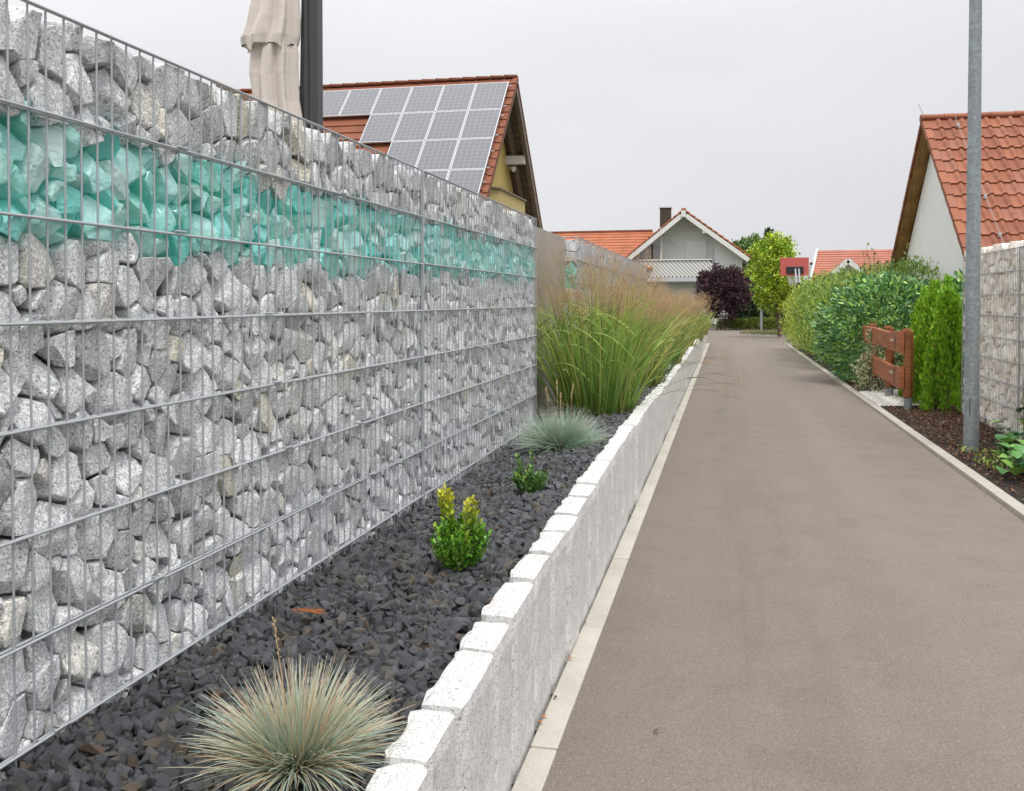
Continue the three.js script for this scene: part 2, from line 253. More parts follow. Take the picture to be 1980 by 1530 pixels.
// ---------------------------------------------------------------- rounded polyhedron stones
function stone(planes, n, r, { rough = 0.004, color = [1, 1, 1], facets = 3, cut = 0.8, bevel = 0.005, crease = 0.6, limit } = {}) {
  const support = (x, y, z) => { let R = 9; for (const [a, b, c, D] of planes) { const q = a * x + b * y + c * z; if (q > 0.05) R = Math.min(R, D / q); } return R; };
  for (let k = 0; k < facets; k++) { const v = V(r() - 0.5, r() - 0.5, r() - 0.5).normalize(); planes.push([v.x, v.y, v.z, support(v.x, v.y, v.z) * lerp(cut, 1.0, r())]); }
  // drop planes that cannot touch the body, then meet the rest three by three
  const P = planes.filter(([x, y, z, D]) => D < 1.9 * support(x, y, z)), on = P.map(() => []), N = P.length;
  for (let i = 0; i < N; i++) for (let j = i + 1; j < N; j++) { const A = P[i], B = P[j], cx = A[1] * B[2] - A[2] * B[1], cy = A[2] * B[0] - A[0] * B[2], cz = A[0] * B[1] - A[1] * B[0]; if (cx * cx + cy * cy + cz * cz < 1e-4) continue;
    for (let k = j + 1; k < N; k++) { const C = P[k], det = cx * C[0] + cy * C[1] + cz * C[2]; if (Math.abs(det) < 1e-3) continue;
      const bx = B[1] * C[2] - B[2] * C[1], by = B[2] * C[0] - B[0] * C[2], bz = B[0] * C[1] - B[1] * C[0], ax = C[1] * A[2] - C[2] * A[1], ay = C[2] * A[0] - C[0] * A[2], az = C[0] * A[1] - C[1] * A[0];
      const x = (A[3] * bx + B[3] * ax + C[3] * cx) / det, y = (A[3] * by + B[3] * ay + C[3] * cy) / det, z = (A[3] * bz + B[3] * az + C[3] * cz) / det; let ok = true; for (let q = 0; q < N && ok; q++) { const Q = P[q]; if (Q[0] * x + Q[1] * y + Q[2] * z > Q[3] + 1e-6) ok = false; } if (ok) { const v = V(x, y, z); on[i].push(v); on[j].push(v); on[k].push(v); } } }
  const pts = []; for (const f of on) { if (f.length < 3) continue; const c = V(0, 0, 0); for (const v of f) c.add(v); c.divideScalar(f.length); for (const v of f) { const d = c.distanceTo(v); pts.push(v.clone().lerp(c, Math.min(0.45, bevel * lerp(0.6, 1.6, r()) / (d + 1e-6)))); } }
  const hull = new ConvexGeometry(pts).attributes.position, out = [], o1 = r() * 50, o2 = r() * 50, A = V(), B = V(), C = V();
  for (let f = 0; f < hull.count; f += 3) { A.fromBufferAttribute(hull, f); B.fromBufferAttribute(hull, f + 1); C.fromBufferAttribute(hull, f + 2); const at = (i, j) => { const u = i / n, w = j / n; return [A.x + (B.x - A.x) * u + (C.x - A.x) * w, A.y + (B.y - A.y) * u + (C.y - A.y) * w, A.z + (B.z - A.z) * u + (C.z - A.z) * w]; };
    for (let i = 0; i < n; i++) for (let j = 0; j < n - i; j++) { out.push(...at(i, j), ...at(i + 1, j), ...at(i, j + 1)); if (i + j < n - 1) out.push(...at(i + 1, j), ...at(i + 1, j + 1), ...at(i, j + 1)); } }
  for (let k = 0; k < out.length; k += 3) { const x = out[k], y = out[k + 1], z = out[k + 2], q = (ox, oy) => vnoise(x * 34 + ox, y * 34 + oy, z * 34 + o1) + 0.6 * vnoise(x * 85 + ox, y * 85 + oy, z * 85 + o2) - 0.8; out[k] = x + rough * q(o1, o2); out[k + 1] = y + rough * q(o2 + 9, o1); out[k + 2] = z + rough * q(o1 + 5, o2 + 3); if (limit) out[k] = limit(out[k]); }
  let g = new THREE.BufferGeometry(); g.setAttribute('position', new THREE.Float32BufferAttribute(out, 3)); g = toCreasedNormals(mergeVertices(g, 1e-5), crease); g = wuv(g, 1, o1, o2);
  const cn = g.attributes.position.count, col = new Float32Array(cn * 3); for (let i = 0; i < cn; i++) col.set(color, i * 3); g.setAttribute('color', new THREE.BufferAttribute(col, 3)); return g;
}
function fill(o) {                                               // seeds of a stone packing, local: s along the wall, h up, w into the wall
  const r = rng(o.seed), seeds = [], cell = 0.1, grid = new Map(), key = (a, b, l) => `${Math.floor(a / cell)},${Math.floor(b / cell)},${l}`;
  const free = (s, h, R, l) => { for (let i = -2; i <= 2; i++) for (let j = -2; j <= 2; j++) for (const q of grid.get(key(s + i * cell, h + j * cell, l)) ?? []) if (Math.hypot((q.s - s) * o.squash, q.h - h) < (q.r + R) * 0.80) return false; return true; };
  for (const [layer, rs, tries, w0, w1] of o.layers) for (const R0 of rs) for (let k = 0; k < tries; k++) {
    const s = lerp(o.s0 + R0 * 0.6, o.s1 - R0 * 0.5, r()), h = lerp(o.h0, o.h1 - R0 * 0.75, r()), R = R0 * lerp(0.9, 1.1, r()); if (o.glass && R0 > 0.046 && h > o.glass[0] - R0 * 0.7 && h < o.glass[1] + R0 * 0.6) continue; if (!free(s, h, R, layer)) continue;
    const q = { s, h, w: lerp(w0, w1, r()) + 0.15 * R, r: R, layer, glass: o.glass ? h > o.glass[0] + 0.02 * (vnoise(s * 5, 1) - 0.5) && h < o.glass[1] + 0.025 * (vnoise(s * 4, 7) - 0.5) : false };
    seeds.push(q); const kk = key(s, h, layer); if (!grid.has(kk)) grid.set(kk, []); grid.get(kk).push(q);
  }
  return seeds;
}
function gabion(o) {
  const base = V(o.x, o.base, -(o.s0 + o.s1) / 2), root = thing('gabion_wall', o.label, 'gabion wall', base.toArray());
  const seeds = fill(o), r = rng(o.seed + 5), W = q => V(o.x - o.side * q.w, q.h, -q.s), P = seeds.map(W);
  const bucket = new Map(), cell = 0.2, bk = p => `${Math.floor(p.z / cell)},${Math.floor(p.y / cell)}`; P.forEach((p, i) => { const k = bk(p); if (!bucket.has(k)) bucket.set(k, []); bucket.get(k).push(i); });
  const made = [];
  seeds.forEach((q, i) => {
    const c = P[i], planes = [], shrink = q.glass ? lerp(0.95, 1.04, r()) : lerp(0.84, 1.0, Math.pow(r(), 0.75));
    for (let a = -1; a <= 1; a++) for (let b = -1; b <= 1; b++) for (const j of bucket.get(`${Math.floor(c.z / cell) + a},${Math.floor(c.y / cell) + b}`) ?? []) {
      if (j === i) continue; const n = P[j].clone().sub(c), d = n.length(); if (d > q.r + seeds[j].r + 0.09) continue; n.divideScalar(d);
      const Dd = clamp((d * d + q.r * q.r - seeds[j].r ** 2) / (2 * d), 0.3 * q.r, 2 * q.r) * shrink; planes.push([n.x, n.y, n.z, Dd]);
    }
    // the face that leans on the wire, tilted at random
    const f = V(o.side, (r() - 0.45) * 0.75, (r() - 0.5) * 0.75).normalize(), room = q.layer === 0 ? Math.max(0.014, q.w - 0.008 - 0.018 * r() * r()) : 0.07; planes.push([f.x, f.y, f.z, room]);
    if (q.layer === 0) planes.push([o.side, 0, 0, Math.max(0.016, q.w - 0.006)]);
    planes.push([-o.side, 0, 0, 0.1], [0, 1, 0, Math.max(0.03, Math.min(1.5 * q.r, o.h1 + 0.015 * (r() - 0.3) - q.h))], [0, -1, 0, 1.6 * q.r], [0, 0, 1, Math.min(1.6 * q.r, Math.max(0.03, q.s - o.s0))], [0, 0, -1, Math.min(1.6 * q.r, Math.max(0.03, o.s1 - q.s))]);
    made.push({ q, c, planes, near: q.r / Math.max(1.2, Math.hypot(q.s, 1.2)) * (q.layer === 0 ? 1 : 0.02) });
  });
  const rank = [...made].sort((a, b) => b.near - a.near), named = { s: 0, g: 0 };
  const rest = { s: [], g: [] };
  for (const m of rank) {
    const kind = m.q.glass ? 'g' : 's', single = m.q.layer === 0 && named[kind] < o.named; const far = m.q.s > 4.2 || o.coarse;
    const t = 0.80 + 0.26 * r(), warm = r(); let col = o.tone(t, warm, r);
    if (m.q.glass) { const k = r(); col = k < 0.25 ? [0.55, 0.96, 0.95] : k < 0.5 ? [1.22, 1, 1.02] : [0.9, 1, 0.99]; }
    const limit = X => o.side > 0 ? Math.min(X, o.x - 0.0045 - m.c.x) : Math.max(X, o.x + 0.0045 - m.c.x);
    const g = stone(m.planes, m.q.layer || o.coarse ? 1 : single && !far ? 3 : far ? 1 : 2, r, m.q.glass ? { color: col, rough: 0.0035, facets: 6, cut: 0.66, bevel: 0.0022, crease: 0.34, limit } : { color: col, rough: 0.0028, facets: 3, cut: 0.72, bevel: 0.003, crease: 0.42, limit });
    if (single) { named[kind]++; const me = new THREE.Mesh(g, m.q.glass ? (r() < 0.55 ? M.glass : M.milkGlass) : o.mat); me.name = m.q.glass ? 'glass_rock' : 'stone'; me.position.copy(m.c).sub(base); root.add(me); }
    else { g.translate(m.c.x - base.x, m.c.y - base.y, m.c.z - base.z); rest[kind].push(g); }
  }
  for (const [k, name, mat] of [['s', 'stone_fill', o.mat], ['g', 'glass_fill', M.glass]]) if (rest[k].length) { const me = new THREE.Mesh(mergeGeometries(rest[k]), mat); me.name = name; me.userData = { kind: 'stuff' }; root.add(me); }
  // welded wire panels: uprights every 5 cm, twin cross wires every 20 cm, and the same at the back
  const vr = 0.0024, hr = 0.0032, fx = w => o.x - o.side * w;
  for (const [a, b] of o.panels) {
    const panel = groupPart('wire_panel', root), hy0 = o.h0 - 0.04, hy1 = o.wires[0] + 0.004, n = Math.round((b - a) / 0.05);
    if (!o.coarse) {
      const vg = new THREE.CylinderGeometry(vr, vr, hy1 - hy0, 6), hg = new THREE.CylinderGeometry(hr, hr, b - a, 8); hg.rotateX(Math.PI / 2);
      for (let i = 0; i <= n; i++) { const m = new THREE.Mesh(vg, M.wire); m.name = 'vertical_wire'; m.position.set(fx(0) - base.x + (r() - 0.5) * 0.0012, (hy0 + hy1) / 2 - base.y, -(a + (b - a) * i / n) - base.z + (r() - 0.5) * 0.002); m.rotation.x = (r() - 0.5) * 0.002; panel.add(m); }
      for (const y of o.wires) for (const s of [-1, 1]) { const m = new THREE.Mesh(hg, M.wire); m.name = 'horizontal_wire'; m.position.set(fx(s * (vr + hr - 0.0006)) - base.x, y - base.y + (r() - 0.5) * 0.003, -(a + b) / 2 - base.z); panel.add(m); }
    } else {
      const l = []; for (let i = 0; i <= n; i++) l.push(rod(V(fx(0), hy0, -lerp(a, b, i / n)), V(fx(0), hy1, -lerp(a, b, i / n)), vr, vr, 4));
      part('vertical_wires', merge(l), M.wire, panel); for (const y of o.wires) part('horizontal_wire', merge([-1, 1].map(s => rod(V(fx(s * 0.005), y, -a), V(fx(s * 0.005), y, -b), hr, hr, 5))), M.wire, panel);
    }
    const back = []; for (let i = 0; i <= n; i++) back.push(rod(V(fx(o.thick), hy0, -lerp(a, b, i / n)), V(fx(o.thick), hy1, -lerp(a, b, i / n)), vr, vr, 4)); for (const y of o.wires) back.push(rod(V(fx(o.thick + 0.005), y, -a), V(fx(o.thick + 0.005), y, -b), hr, hr, 5)); part('back_panel', merge(back), M.wire, root);
  }
  for (const d of o.joints ?? []) part('joint_bar', box(fx(0.008), fx(-0.006), o.h0 - 0.04, o.wires[0], -d + 0.006, -d - 0.006, 0.002), M.wire, root);
  for (const d of o.ends ?? []) {
    const l = [], n = o.wires.length * 2; for (let i = 0; i < n - 1; i++) { const y0 = o.wires[0] - i * 0.1 * (o.zig ?? 2), y1 = y0 - 0.1 * (o.zig ?? 2); if (y1 < o.h0) break; l.push(rod(V(fx(i % 2 ? o.thick : 0), y0, -d), V(fx(i % 2 ? 0 : o.thick), y1, -d), hr, hr, 6)); }
    l.push(rod(V(fx(0), o.h0, -d), V(fx(0), o.wires[0], -d), hr, hr, 6), rod(V(fx(o.thick), o.h0, -d), V(fx(o.thick), o.wires[0], -d), hr, hr, 6), rod(V(fx(0), o.wires[0], -d), V(fx(o.thick), o.wires[0], -d), hr, hr, 6)); part('end_lattice', merge(l), M.wire, root);
  }
  for (const [s, h] of o.clips ?? []) { const l = [rod(V(fx(-0.009), h + 0.006, -s + 0.022), V(fx(-0.009), h + 0.006, -s - 0.022), 0.0026, 0.0026, 6), rod(V(fx(-0.009), h + 0.006, -s), V(fx(0.12), h + 0.006, -s), 0.0026, 0.0026, 6)]; part('spacer_hook', merge(l), M.wire, root); }
  return root;
}
const greyTone = (t, w, r) => { const k = t * 1.2; return w > 0.978 ? [k * 1.03, k * 0.985, k * 0.85] : w > 0.92 ? [k * 1.01, k * 0.985, k * 0.93] : w < 0.1 ? [k * 0.80, k * 0.81, k * 0.81] : [k * 0.985, k, k * 1.02]; };
const wires = y => Array.from({ length: 8 }, (_, i) => y - 0.2 * i);
const stoneLayers = [[0, [0.056, 0.049, 0.042, 0.035, 0.028, 0.022], 12000, 0.022, 0.055], [1, [0.075, 0.06, 0.045], 3000, 0.15, 0.19]];
gabion({ seed: 4, label: 'tall grey granite gabion wall with a turquoise glass band beside black gravel', x: WALL, side: 1, base: 0.3, s0: 1.15, s1: 6.45, h0: 0.30, h1: 1.80, squash: 1.12, layers: stoneLayers, glass: [1.365, 1.60], named: 300, mat: M.granite, tone: greyTone, thick: 0.25, wires: wires(1.808), panels: [[1.2, 3.92], [3.95, 6.455]], joints: [3.935], ends: [6.458],
  clips: [[2.05, 1.408], [2.06, 1.608], [1.95, 0.608], [1.62, 0.408], [2.55, 1.008], [2.62, 0.808], [2.5, 1.208], [3.05, 1.608], [3.2, 0.808], [4.6, 1.608], [4.8, 1.008], [3.3, 0.608], [5.4, 1.208], [5.5, 0.808]] });
gabion({ seed: 9, label: 'further grey granite gabion wall beyond the steel panel, half hidden by ornamental grass', x: WALL, side: 1, base: 0.3, s0: 8.32, s1: 15.9, h0: 0.34, h1: 1.78, squash: 1.1, layers: [[0, [0.085, 0.068, 0.055, 0.044], 6000, 0.03, 0.06], [1, [0.085, 0.065], 1500, 0.16, 0.2]], glass: [1.375, 1.585], named: 0, coarse: true, mat: M.granite, tone: greyTone, thick: 0.25, wires: wires(1.808), panels: [[8.325, 10.8], [10.83, 13.3], [13.33, 15.9]], ends: [8.322] });
gabion({ seed: 21, label: 'pale limestone gabion wall behind the galvanised lamp post', x: 2.465, side: -1, base: 0, s0: 7.2, s1: 10.98, h0: 0.05, h1: 1.77, squash: 1.0, layers: [[0, [0.075, 0.062, 0.05, 0.042, 0.034], 5000, 0.02, 0.034], [1, [0.08, 0.06], 1500, 0.13, 0.16]], named: 290, mat: M.lime, tone: (t, w) => { const k = lerp(0.98, 1.15, (t - 0.8) / 0.26); return w > 0.75 ? [k * 1.0, k * 0.93, k * 0.82] : [k * 1.04, k * 1.01, k * 0.955]; }, thick: 0.22, wires: Array.from({ length: 9 }, (_, i) => 1.71 - 0.2 * i), panels: [[7.0, 8.97], [8.99, 10.98]], joints: [8.98], ends: [10.983], zig: 1 });

// brushed steel panel between the two gabions
{ const t = thing('steel_panel', 'brushed steel panel set between the two grey gabion walls', 'panel', [-1.39, 0.3, -7.4]);
  part('sheet_metal', box(-1.395, -1.378, 0.33, 1.80, -6.47, -8.318, 0.002), M.steelpanel, t);
  part('edge_fold', box(-1.43, -1.3955, 1.78, 1.803, -6.47, -8.318, 0.002), M.steelpanel, t); }

// ---------------------------------------------------------------- low granite wall, block by block
{ const t = thing('granite_wall', 'low wall of pale upright granite blocks edging the gravel bed', 'wall', [-0.586, 0, -14]), r = rng(31);
  for (let d = 0.55; d < 28; ) {
    const L = lerp(0.2, 0.31, r()), gap = 0.007 + 0.009 * r(), near = d < 7, top = blockTop(d + L / 2) + (r() - 0.5) * 0.006, out = (r() - 0.5) * 0.017, inn = (r() - 0.5) * 0.016;
    const w = BLOCK_OUT - BLOCK_IN + out - inn, h = top + 0.12, g0 = new THREE.BoxGeometry(1, 1, 1, near ? 5 : 2, near ? 14 : 4, near ? 9 : 3); g0.deleteAttribute('uv'); g0.deleteAttribute('normal'); const g = mergeVertices(g0), p = g.attributes.position, s = r() * 90, tilt = (r() - 0.5) * 0.012;
    for (let i = 0; i < p.count; i++) {
      const X = p.getX(i), Y = p.getY(i), Z = p.getZ(i); let x = X * w, y = Y * h, z = Z * (L - gap);
      const n = (a, b, c, f) => fbm(a * f + s, b * f, c * f + 3, 3) - 0.5;
      const ex = Math.abs(X) > 0.49, ey = Y > 0.49, ez = Math.abs(Z) > 0.49, edges = (ex ? 1 : 0) + (ey ? 1 : 0) + (ez ? 1 : 0);
      if (edges > 1) { const c = (ez && ex ? 0.008 : 0.0035) + 0.007 * Math.max(0, n(x, y, z, 26) + 0.15) * (X < 0 && ey ? 2.4 : 1.0); if (ex) x -= Math.sign(X) * c; if (ey) y -= c; if (ez) z -= Math.sign(Z) * c; }
      if (ey) y += 0.009 * n(x, y, z, 14); if (ex) x += (X < 0 ? 0.02 : 0.006) * n(x, y, z, 12); if (ez) z += 0.005 * n(x, y, z, 12);
      if (ey) y += tilt * Z + blockTop(d + L / 2 - z) - blockTop(d + L / 2); p.setXYZ(i, x, y, z);
    }
    let gg = g.toNonIndexed(); gg.computeVertexNormals(); gg = mergeVertices(gg.deleteAttribute('normal') && gg); gg.computeVertexNormals(); gg = wuv(gg, 1, s, s * 0.7);
    gg.computeVertexNormals(); const m = new THREE.Mesh(gg, M.block); m.name = 'granite_block'; m.position.set((BLOCK_OUT + BLOCK_IN + out + inn) / 2 + 0.586, (top - 0.12) / 2, -(d + L / 2) + 14); t.add(m); d += L;
  }
}

// ---------------------------------------------------------------- loose stuff: basalt gravel, bark chips, white pebbles
function scatter(name, label, mat, geos, put, n, seed) {
  const r = rng(seed), lists = geos.map(() => []); for (let i = 0; i < n; i++) { const s = put(r, i); if (s) lists[Math.floor(r() * geos.length)].push(s); }
  const g = new THREE.Group(); g.name = numbered(name); g.userData = { kind: 'stuff', label }; scene.add(g);
  const m = new THREE.Matrix4(), q = new THREE.Quaternion(), c = new THREE.Color();
  lists.forEach((l, k) => { if (!l.length) return; const im = new THREE.InstancedMesh(geos[k], mat, l.length); im.name = `${name}_layer`; im.userData = { kind: 'stuff' };
    l.forEach((s, i) => { q.setFromEuler(new THREE.Euler(...s.rot)); im.setMatrixAt(i, m.compose(s.p, q, s.s)); im.setColorAt(i, c.setRGB(...s.c)); }); g.add(im); });
  return g;
}
const shard = (seed, n, sx, sy, sz) => { const r = rng(seed), pts = []; for (let k = 0; k < n; k++) pts.push(V(r() - 0.5, r() - 0.5, r() - 0.5).normalize().multiplyScalar(lerp(0.8, 1.1, r())).multiply(V(sx, sy, sz))); return wuv(new ConvexGeometry(pts)); };
const gravelGeos = Array.from({ length: 14 }, (_, i) => shard(100 + i, 9 + i % 5, 1.05, 0.78, 0.9));
const gravelTone = r => { const k = lerp(0.085, 0.24, r() * r() * 0.6 + 0.4 * r()), w = r(); return w > 0.99 ? [0.22, 0.16, 0.12] : w > 0.97 ? [0.19, 0.155, 0.115] : w > 0.82 ? [k * 1.1, k * 1.02, k * 0.9] : [k * 0.94, k * 0.985, k * 1.06]; };
scatter('gravel', 'black basalt gravel filling the raised bed', M.basalt, gravelGeos, (r, i) => {
  const d = 0.6 + 8.6 * Math.pow(r(), 1.35), x = lerp(WALL - 0.01, BLOCK_IN + 0.012, r()), s = lerp(0.013, 0.0265, Math.pow(r(), 0.9));
  return { p: V(x, gravelY(x, d) + (r() - 0.72) * 0.022 + 0.010 * (fbm(x * 6, d * 6, 1, 2) - 0.5), -d), rot: [r() * 6.3, r() * 6.3, r() * 6.3], s: V(s * lerp(0.9, 1.3, r()), s * lerp(0.75, 1.05, r()), s), c: gravelTone(r) };
}, 15500, 51);
scatter('far_gravel', 'basalt gravel between the ornamental grasses', M.basalt, gravelGeos.slice(0, 3), r => {
  const d = lerp(9, 24, r()), x = lerp(WALL, BLOCK_IN + 0.01, r()), s = lerp(0.016, 0.026, r()); return { p: V(x, gravelY(x, d) - 0.008 * r(), -d), rot: [r() * 6.3, r() * 6.3, r() * 6.3], s: V(s * 1.2, s, s), c: gravelTone(r) };
}, 7000, 52);
const chipGeos = [0, 1, 2, 3, 4, 5].map(i => shard(200 + i, 10, 1, 0.22, 0.42));
const inPebbles = (x, d) => d > 11.75 && d < 13.5 + (x - 1.75) * 0.3 && x < 2.35 - 0.1 * vnoise(d * 3, 2);
scatter('bark_mulch', 'brown bark chip mulch on the bed at the kerb', M.bark, chipGeos, r => {
  const d = lerp(4.6, 15.5, r()), x = lerp(PATH_R + 0.09, 3.0, Math.pow(r(), 0.8)); if (inPebbles(x, d)) return null; const s = lerp(0.011, 0.03, r() * r()), k = lerp(0.6, 1.3, r()), w = r();
  return { p: V(x, mulchY(x, d) + 0.012 * r(), -d), rot: [(r() - 0.5) * 1.1, r() * 6.3, (r() - 0.5) * 1.1], s: V(s * 1.25, s * 1.3, s), c: w > 0.86 ? [0.48 * k, 0.33 * k, 0.22 * k] : w > 0.5 ? [0.24 * k, 0.125 * k, 0.075 * k] : [0.13 * k, 0.065 * k, 0.04 * k] };
}, 21000, 53);
scatter('white_pebbles', 'white pebble patch at the feet of the wooden fence', M.pebble, [0, 1, 2, 3].map(i => shard(300 + i, 22, 1, 0.75, 0.85)), r => {
  const d = lerp(11.6, 13.9, r()), x = lerp(PATH_R + 0.09, 2.36, r()); if (!inPebbles(x, d)) return null; const s = lerp(0.009, 0.016, r()), k = lerp(0.62, 0.84, r()); return { p: V(x, mulchY(x, d) + 0.004 + 0.008 * r(), -d), rot: [r() * 6, r() * 6, r() * 6], s: V(s * 1.3, s, s * 1.1), c: [k, k * 0.965, k * 0.90] };
}, 6500, 54);

// ---------------------------------------------------------------- grasses
function bladeAt(b, o, dir, len, wid, bend, cols, seg = 5, grav = 1) { // a ribbon that droops
  const p = o.clone(), d = dir.clone().normalize(), side = V(-d.z, 0, d.x).normalize(); if (side.lengthSq() < 0.5) side.set(1, 0, 0); let prev = null; const roll = (wid * 1e4) % 1; side.applyAxisAngle(d, (roll - 0.5) * 2.4);
  for (let k = 0; k <= seg; k++) { const t = k / seg, w = wid * (t < 0.25 ? 0.7 + 1.2 * t : 1 - Math.pow((t - 0.25) / 0.75, 1.6)) * 0.5 + 0.00025, c = [0, 1, 2].map(i => lerp(cols[0][i], cols[1][i], t));
    const a = b.v(p.x - side.x * w, p.y - side.y * w, p.z - side.z * w, c), e = b.v(p.x + side.x * w, p.y + side.y * w, p.z + side.z * w, c); if (prev) b.q(prev[0], prev[1], e, a); prev = [a, e];
    p.addScaledVector(d, len / seg); d.y -= bend * grav / seg * (0.4 + 1.2 * t); d.normalize(); }
  return p;
}
function thin(b, a, e, w, c) { // a hair of two crossed slivers
  const d = e.clone().sub(a), s = V(d.y, -d.x, 0.3 * d.z).cross(d).normalize().multiplyScalar(w / 2); if (!isFinite(s.x)) return; const s2 = s.clone().cross(d).normalize().multiplyScalar(w / 2);
  for (const q of [s, s2]) { const i = b.v(a.x - q.x, a.y - q.y, a.z - q.z, c), j = b.v(a.x + q.x, a.y + q.y, a.z + q.z, c), k = b.v(e.x + q.x * 0.6, e.y + q.y * 0.6, e.z + q.z * 0.6, c), l = b.v(e.x - q.x * 0.6, e.y - q.y * 0.6, e.z - q.z * 0.6, c); b.q(i, j, k, l); }
}
function fescue(p, R, n, label, seed, stalks, blue, wid) {
  const t = thing('blue_fescue', label, 'grass tuft', p.toArray()), r = rng(seed), b = new Buf(), dead = new Buf();
  for (let i = 0; i < n; i++) {
    const az = r() * 6.283, el = Math.asin(lerp(0.2, 1, Math.pow(r(), 0.95))), len = R * lerp(0.6, 1.2, r()) * lerp(1.05, 0.88, Math.sin(el)), o = p.clone().add(V(Math.cos(az) * r() * 0.24 * R, 0, Math.sin(az) * r() * 0.24 * R)), dir = V(Math.cos(az) * Math.cos(el), Math.sin(el), Math.sin(az) * Math.cos(el)); dir.x += (r() - 0.5) * 0.36; dir.z += (r() - 0.5) * 0.36; dir.y += (r() - 0.3) * 0.2;
    const w = r(), k = lerp(0.95, 1.35, r()); let c; if (w < blue) c = [[0.19 * k, 0.31 * k, 0.24 * k], [0.46 * k, 0.56 * k, 0.47 * k]]; else if (w < blue + 0.62 * (1 - blue)) c = [[0.30 * k, 0.34 * k, 0.17 * k], [0.62 * k, 0.54 * k, 0.40 * k]]; else c = [[0.42 * k, 0.30 * k, 0.15 * k], [0.62 * k, 0.47 * k, 0.33 * k]];
    bladeAt(b, o, dir, len, wid * lerp(0.7, 1.2, r()), lerp(0.1, 1.0, r()) * (0.25 + 0.75 * Math.cos(el)), c, 6);
  }
  for (let i = 0; i < n * 0.13; i++) { const az = r() * 6.283, el = lerp(0.05, 0.6, r()), c = [[0.36, 0.25, 0.12], [0.5, 0.38, 0.22]]; bladeAt(dead, p.clone(), V(Math.cos(az) * Math.cos(el), Math.sin(el), Math.sin(az) * Math.cos(el)), R * lerp(0.4, 0.8, r()), wid, lerp(1.2, 3.2, r()), c, 8); }
  const m = part('blades', b.geo(), M.blade, t); m.userData = { kind: 'stuff' }; const m2 = part('dry_blades', dead.geo(), M.blade, t); m2.userData = { kind: 'stuff' };
  for (const [dx, dy, dz] of stalks ?? []) { const e = p.clone().add(V(dx, dy, dz)), l = [rod(p.clone().add(V(dx * 0.5, 0.02, dz)), e, 0.0012, 0.001, 5)]; const up = e.clone().sub(p).normalize(); for (let k = 0; k < 12; k++) { const q = e.clone().addScaledVector(up, -0.007 * k), s = new THREE.IcosahedronGeometry((R < 0.25 ? 0.0022 : 0.0042) * (1 - k * 0.03), 0); s.scale(0.8, 1.9, 0.8); s.translate(q.x + Math.sin(k * 2.4) * 0.003, q.y, q.z + Math.cos(k * 2.4) * 0.003); l.push(s); } part('flower_stalk', merge(l), M.straw, t); }
}
{ const p1 = G(575, 1464, 0.355); fescue(V(p1.x, gravelY(p1.x, -p1.z) - 0.01, p1.z), 0.198, 1900, 'straw tipped blue fescue tuft in black gravel at the low wall', 61, [[-0.075, 0.27, -0.05]], 0.40, 0.0021);
  const p2 = G(1085, 868, 0.40); fescue(V(p2.x, gravelY(p2.x, -p2.z) - 0.01, p2.z), 0.27, 2800, 'blue grey fescue mound with tan flower stalks near the steel panel', 62, [[-0.09, 0.36, 0], [-0.03, 0.40, -0.02], [0.0, 0.33, 0.02], [0.07, 0.38, 0]], 0.84, 0.0024);
  const p3 = G(1282, 712, 0.41); fescue(V(-0.85, gravelY(-0.85, -p3.z), p3.z), 0.2, 900, 'small pale fescue tuft among the tall grasses', 63, null, 0.75, 0.004); }

function panicle(b, o, dir, len, r, dense, w) {
  const d = dir.clone().normalize(), c0 = [0.55, 0.38, 0.21], c1 = [0.66, 0.48, 0.30];
  const tip = o.clone().addScaledVector(d, len); tip.y -= len * 0.12; thin(b, o, tip, w * 1.3, [0.40, 0.33, 0.13]);
  for (let k = 0; k < dense; k++) { const t = 0.12 + 0.85 * r(), s = o.clone().lerp(tip, t), L = len * (1 - t * 0.65) * lerp(0.3, 0.62, r()), e = s.clone().add(V(r() - 0.5, r() * 0.55 + 0.05, r() - 0.5).normalize().multiplyScalar(L)).addScaledVector(d, L * 0.3); thin(b, s, e, w * 0.7, c0);
    for (let j = 0; j < 4; j++) { const q = s.clone().lerp(e, lerp(0.4, 1, r())), f = q.clone().add(V((r() - 0.5) * 0.06, (r() - 0.3) * 0.05, (r() - 0.5) * 0.06)); thin(b, q, f, w * 0.6, c1); const g = f.clone().add(V((r() - 0.5) * 0.004, -0.005, (r() - 0.5) * 0.004)); thin(b, f, g, w * 1.7, r() > 0.5 ? [0.64, 0.43, 0.29] : [0.60, 0.48, 0.25]); } }
}
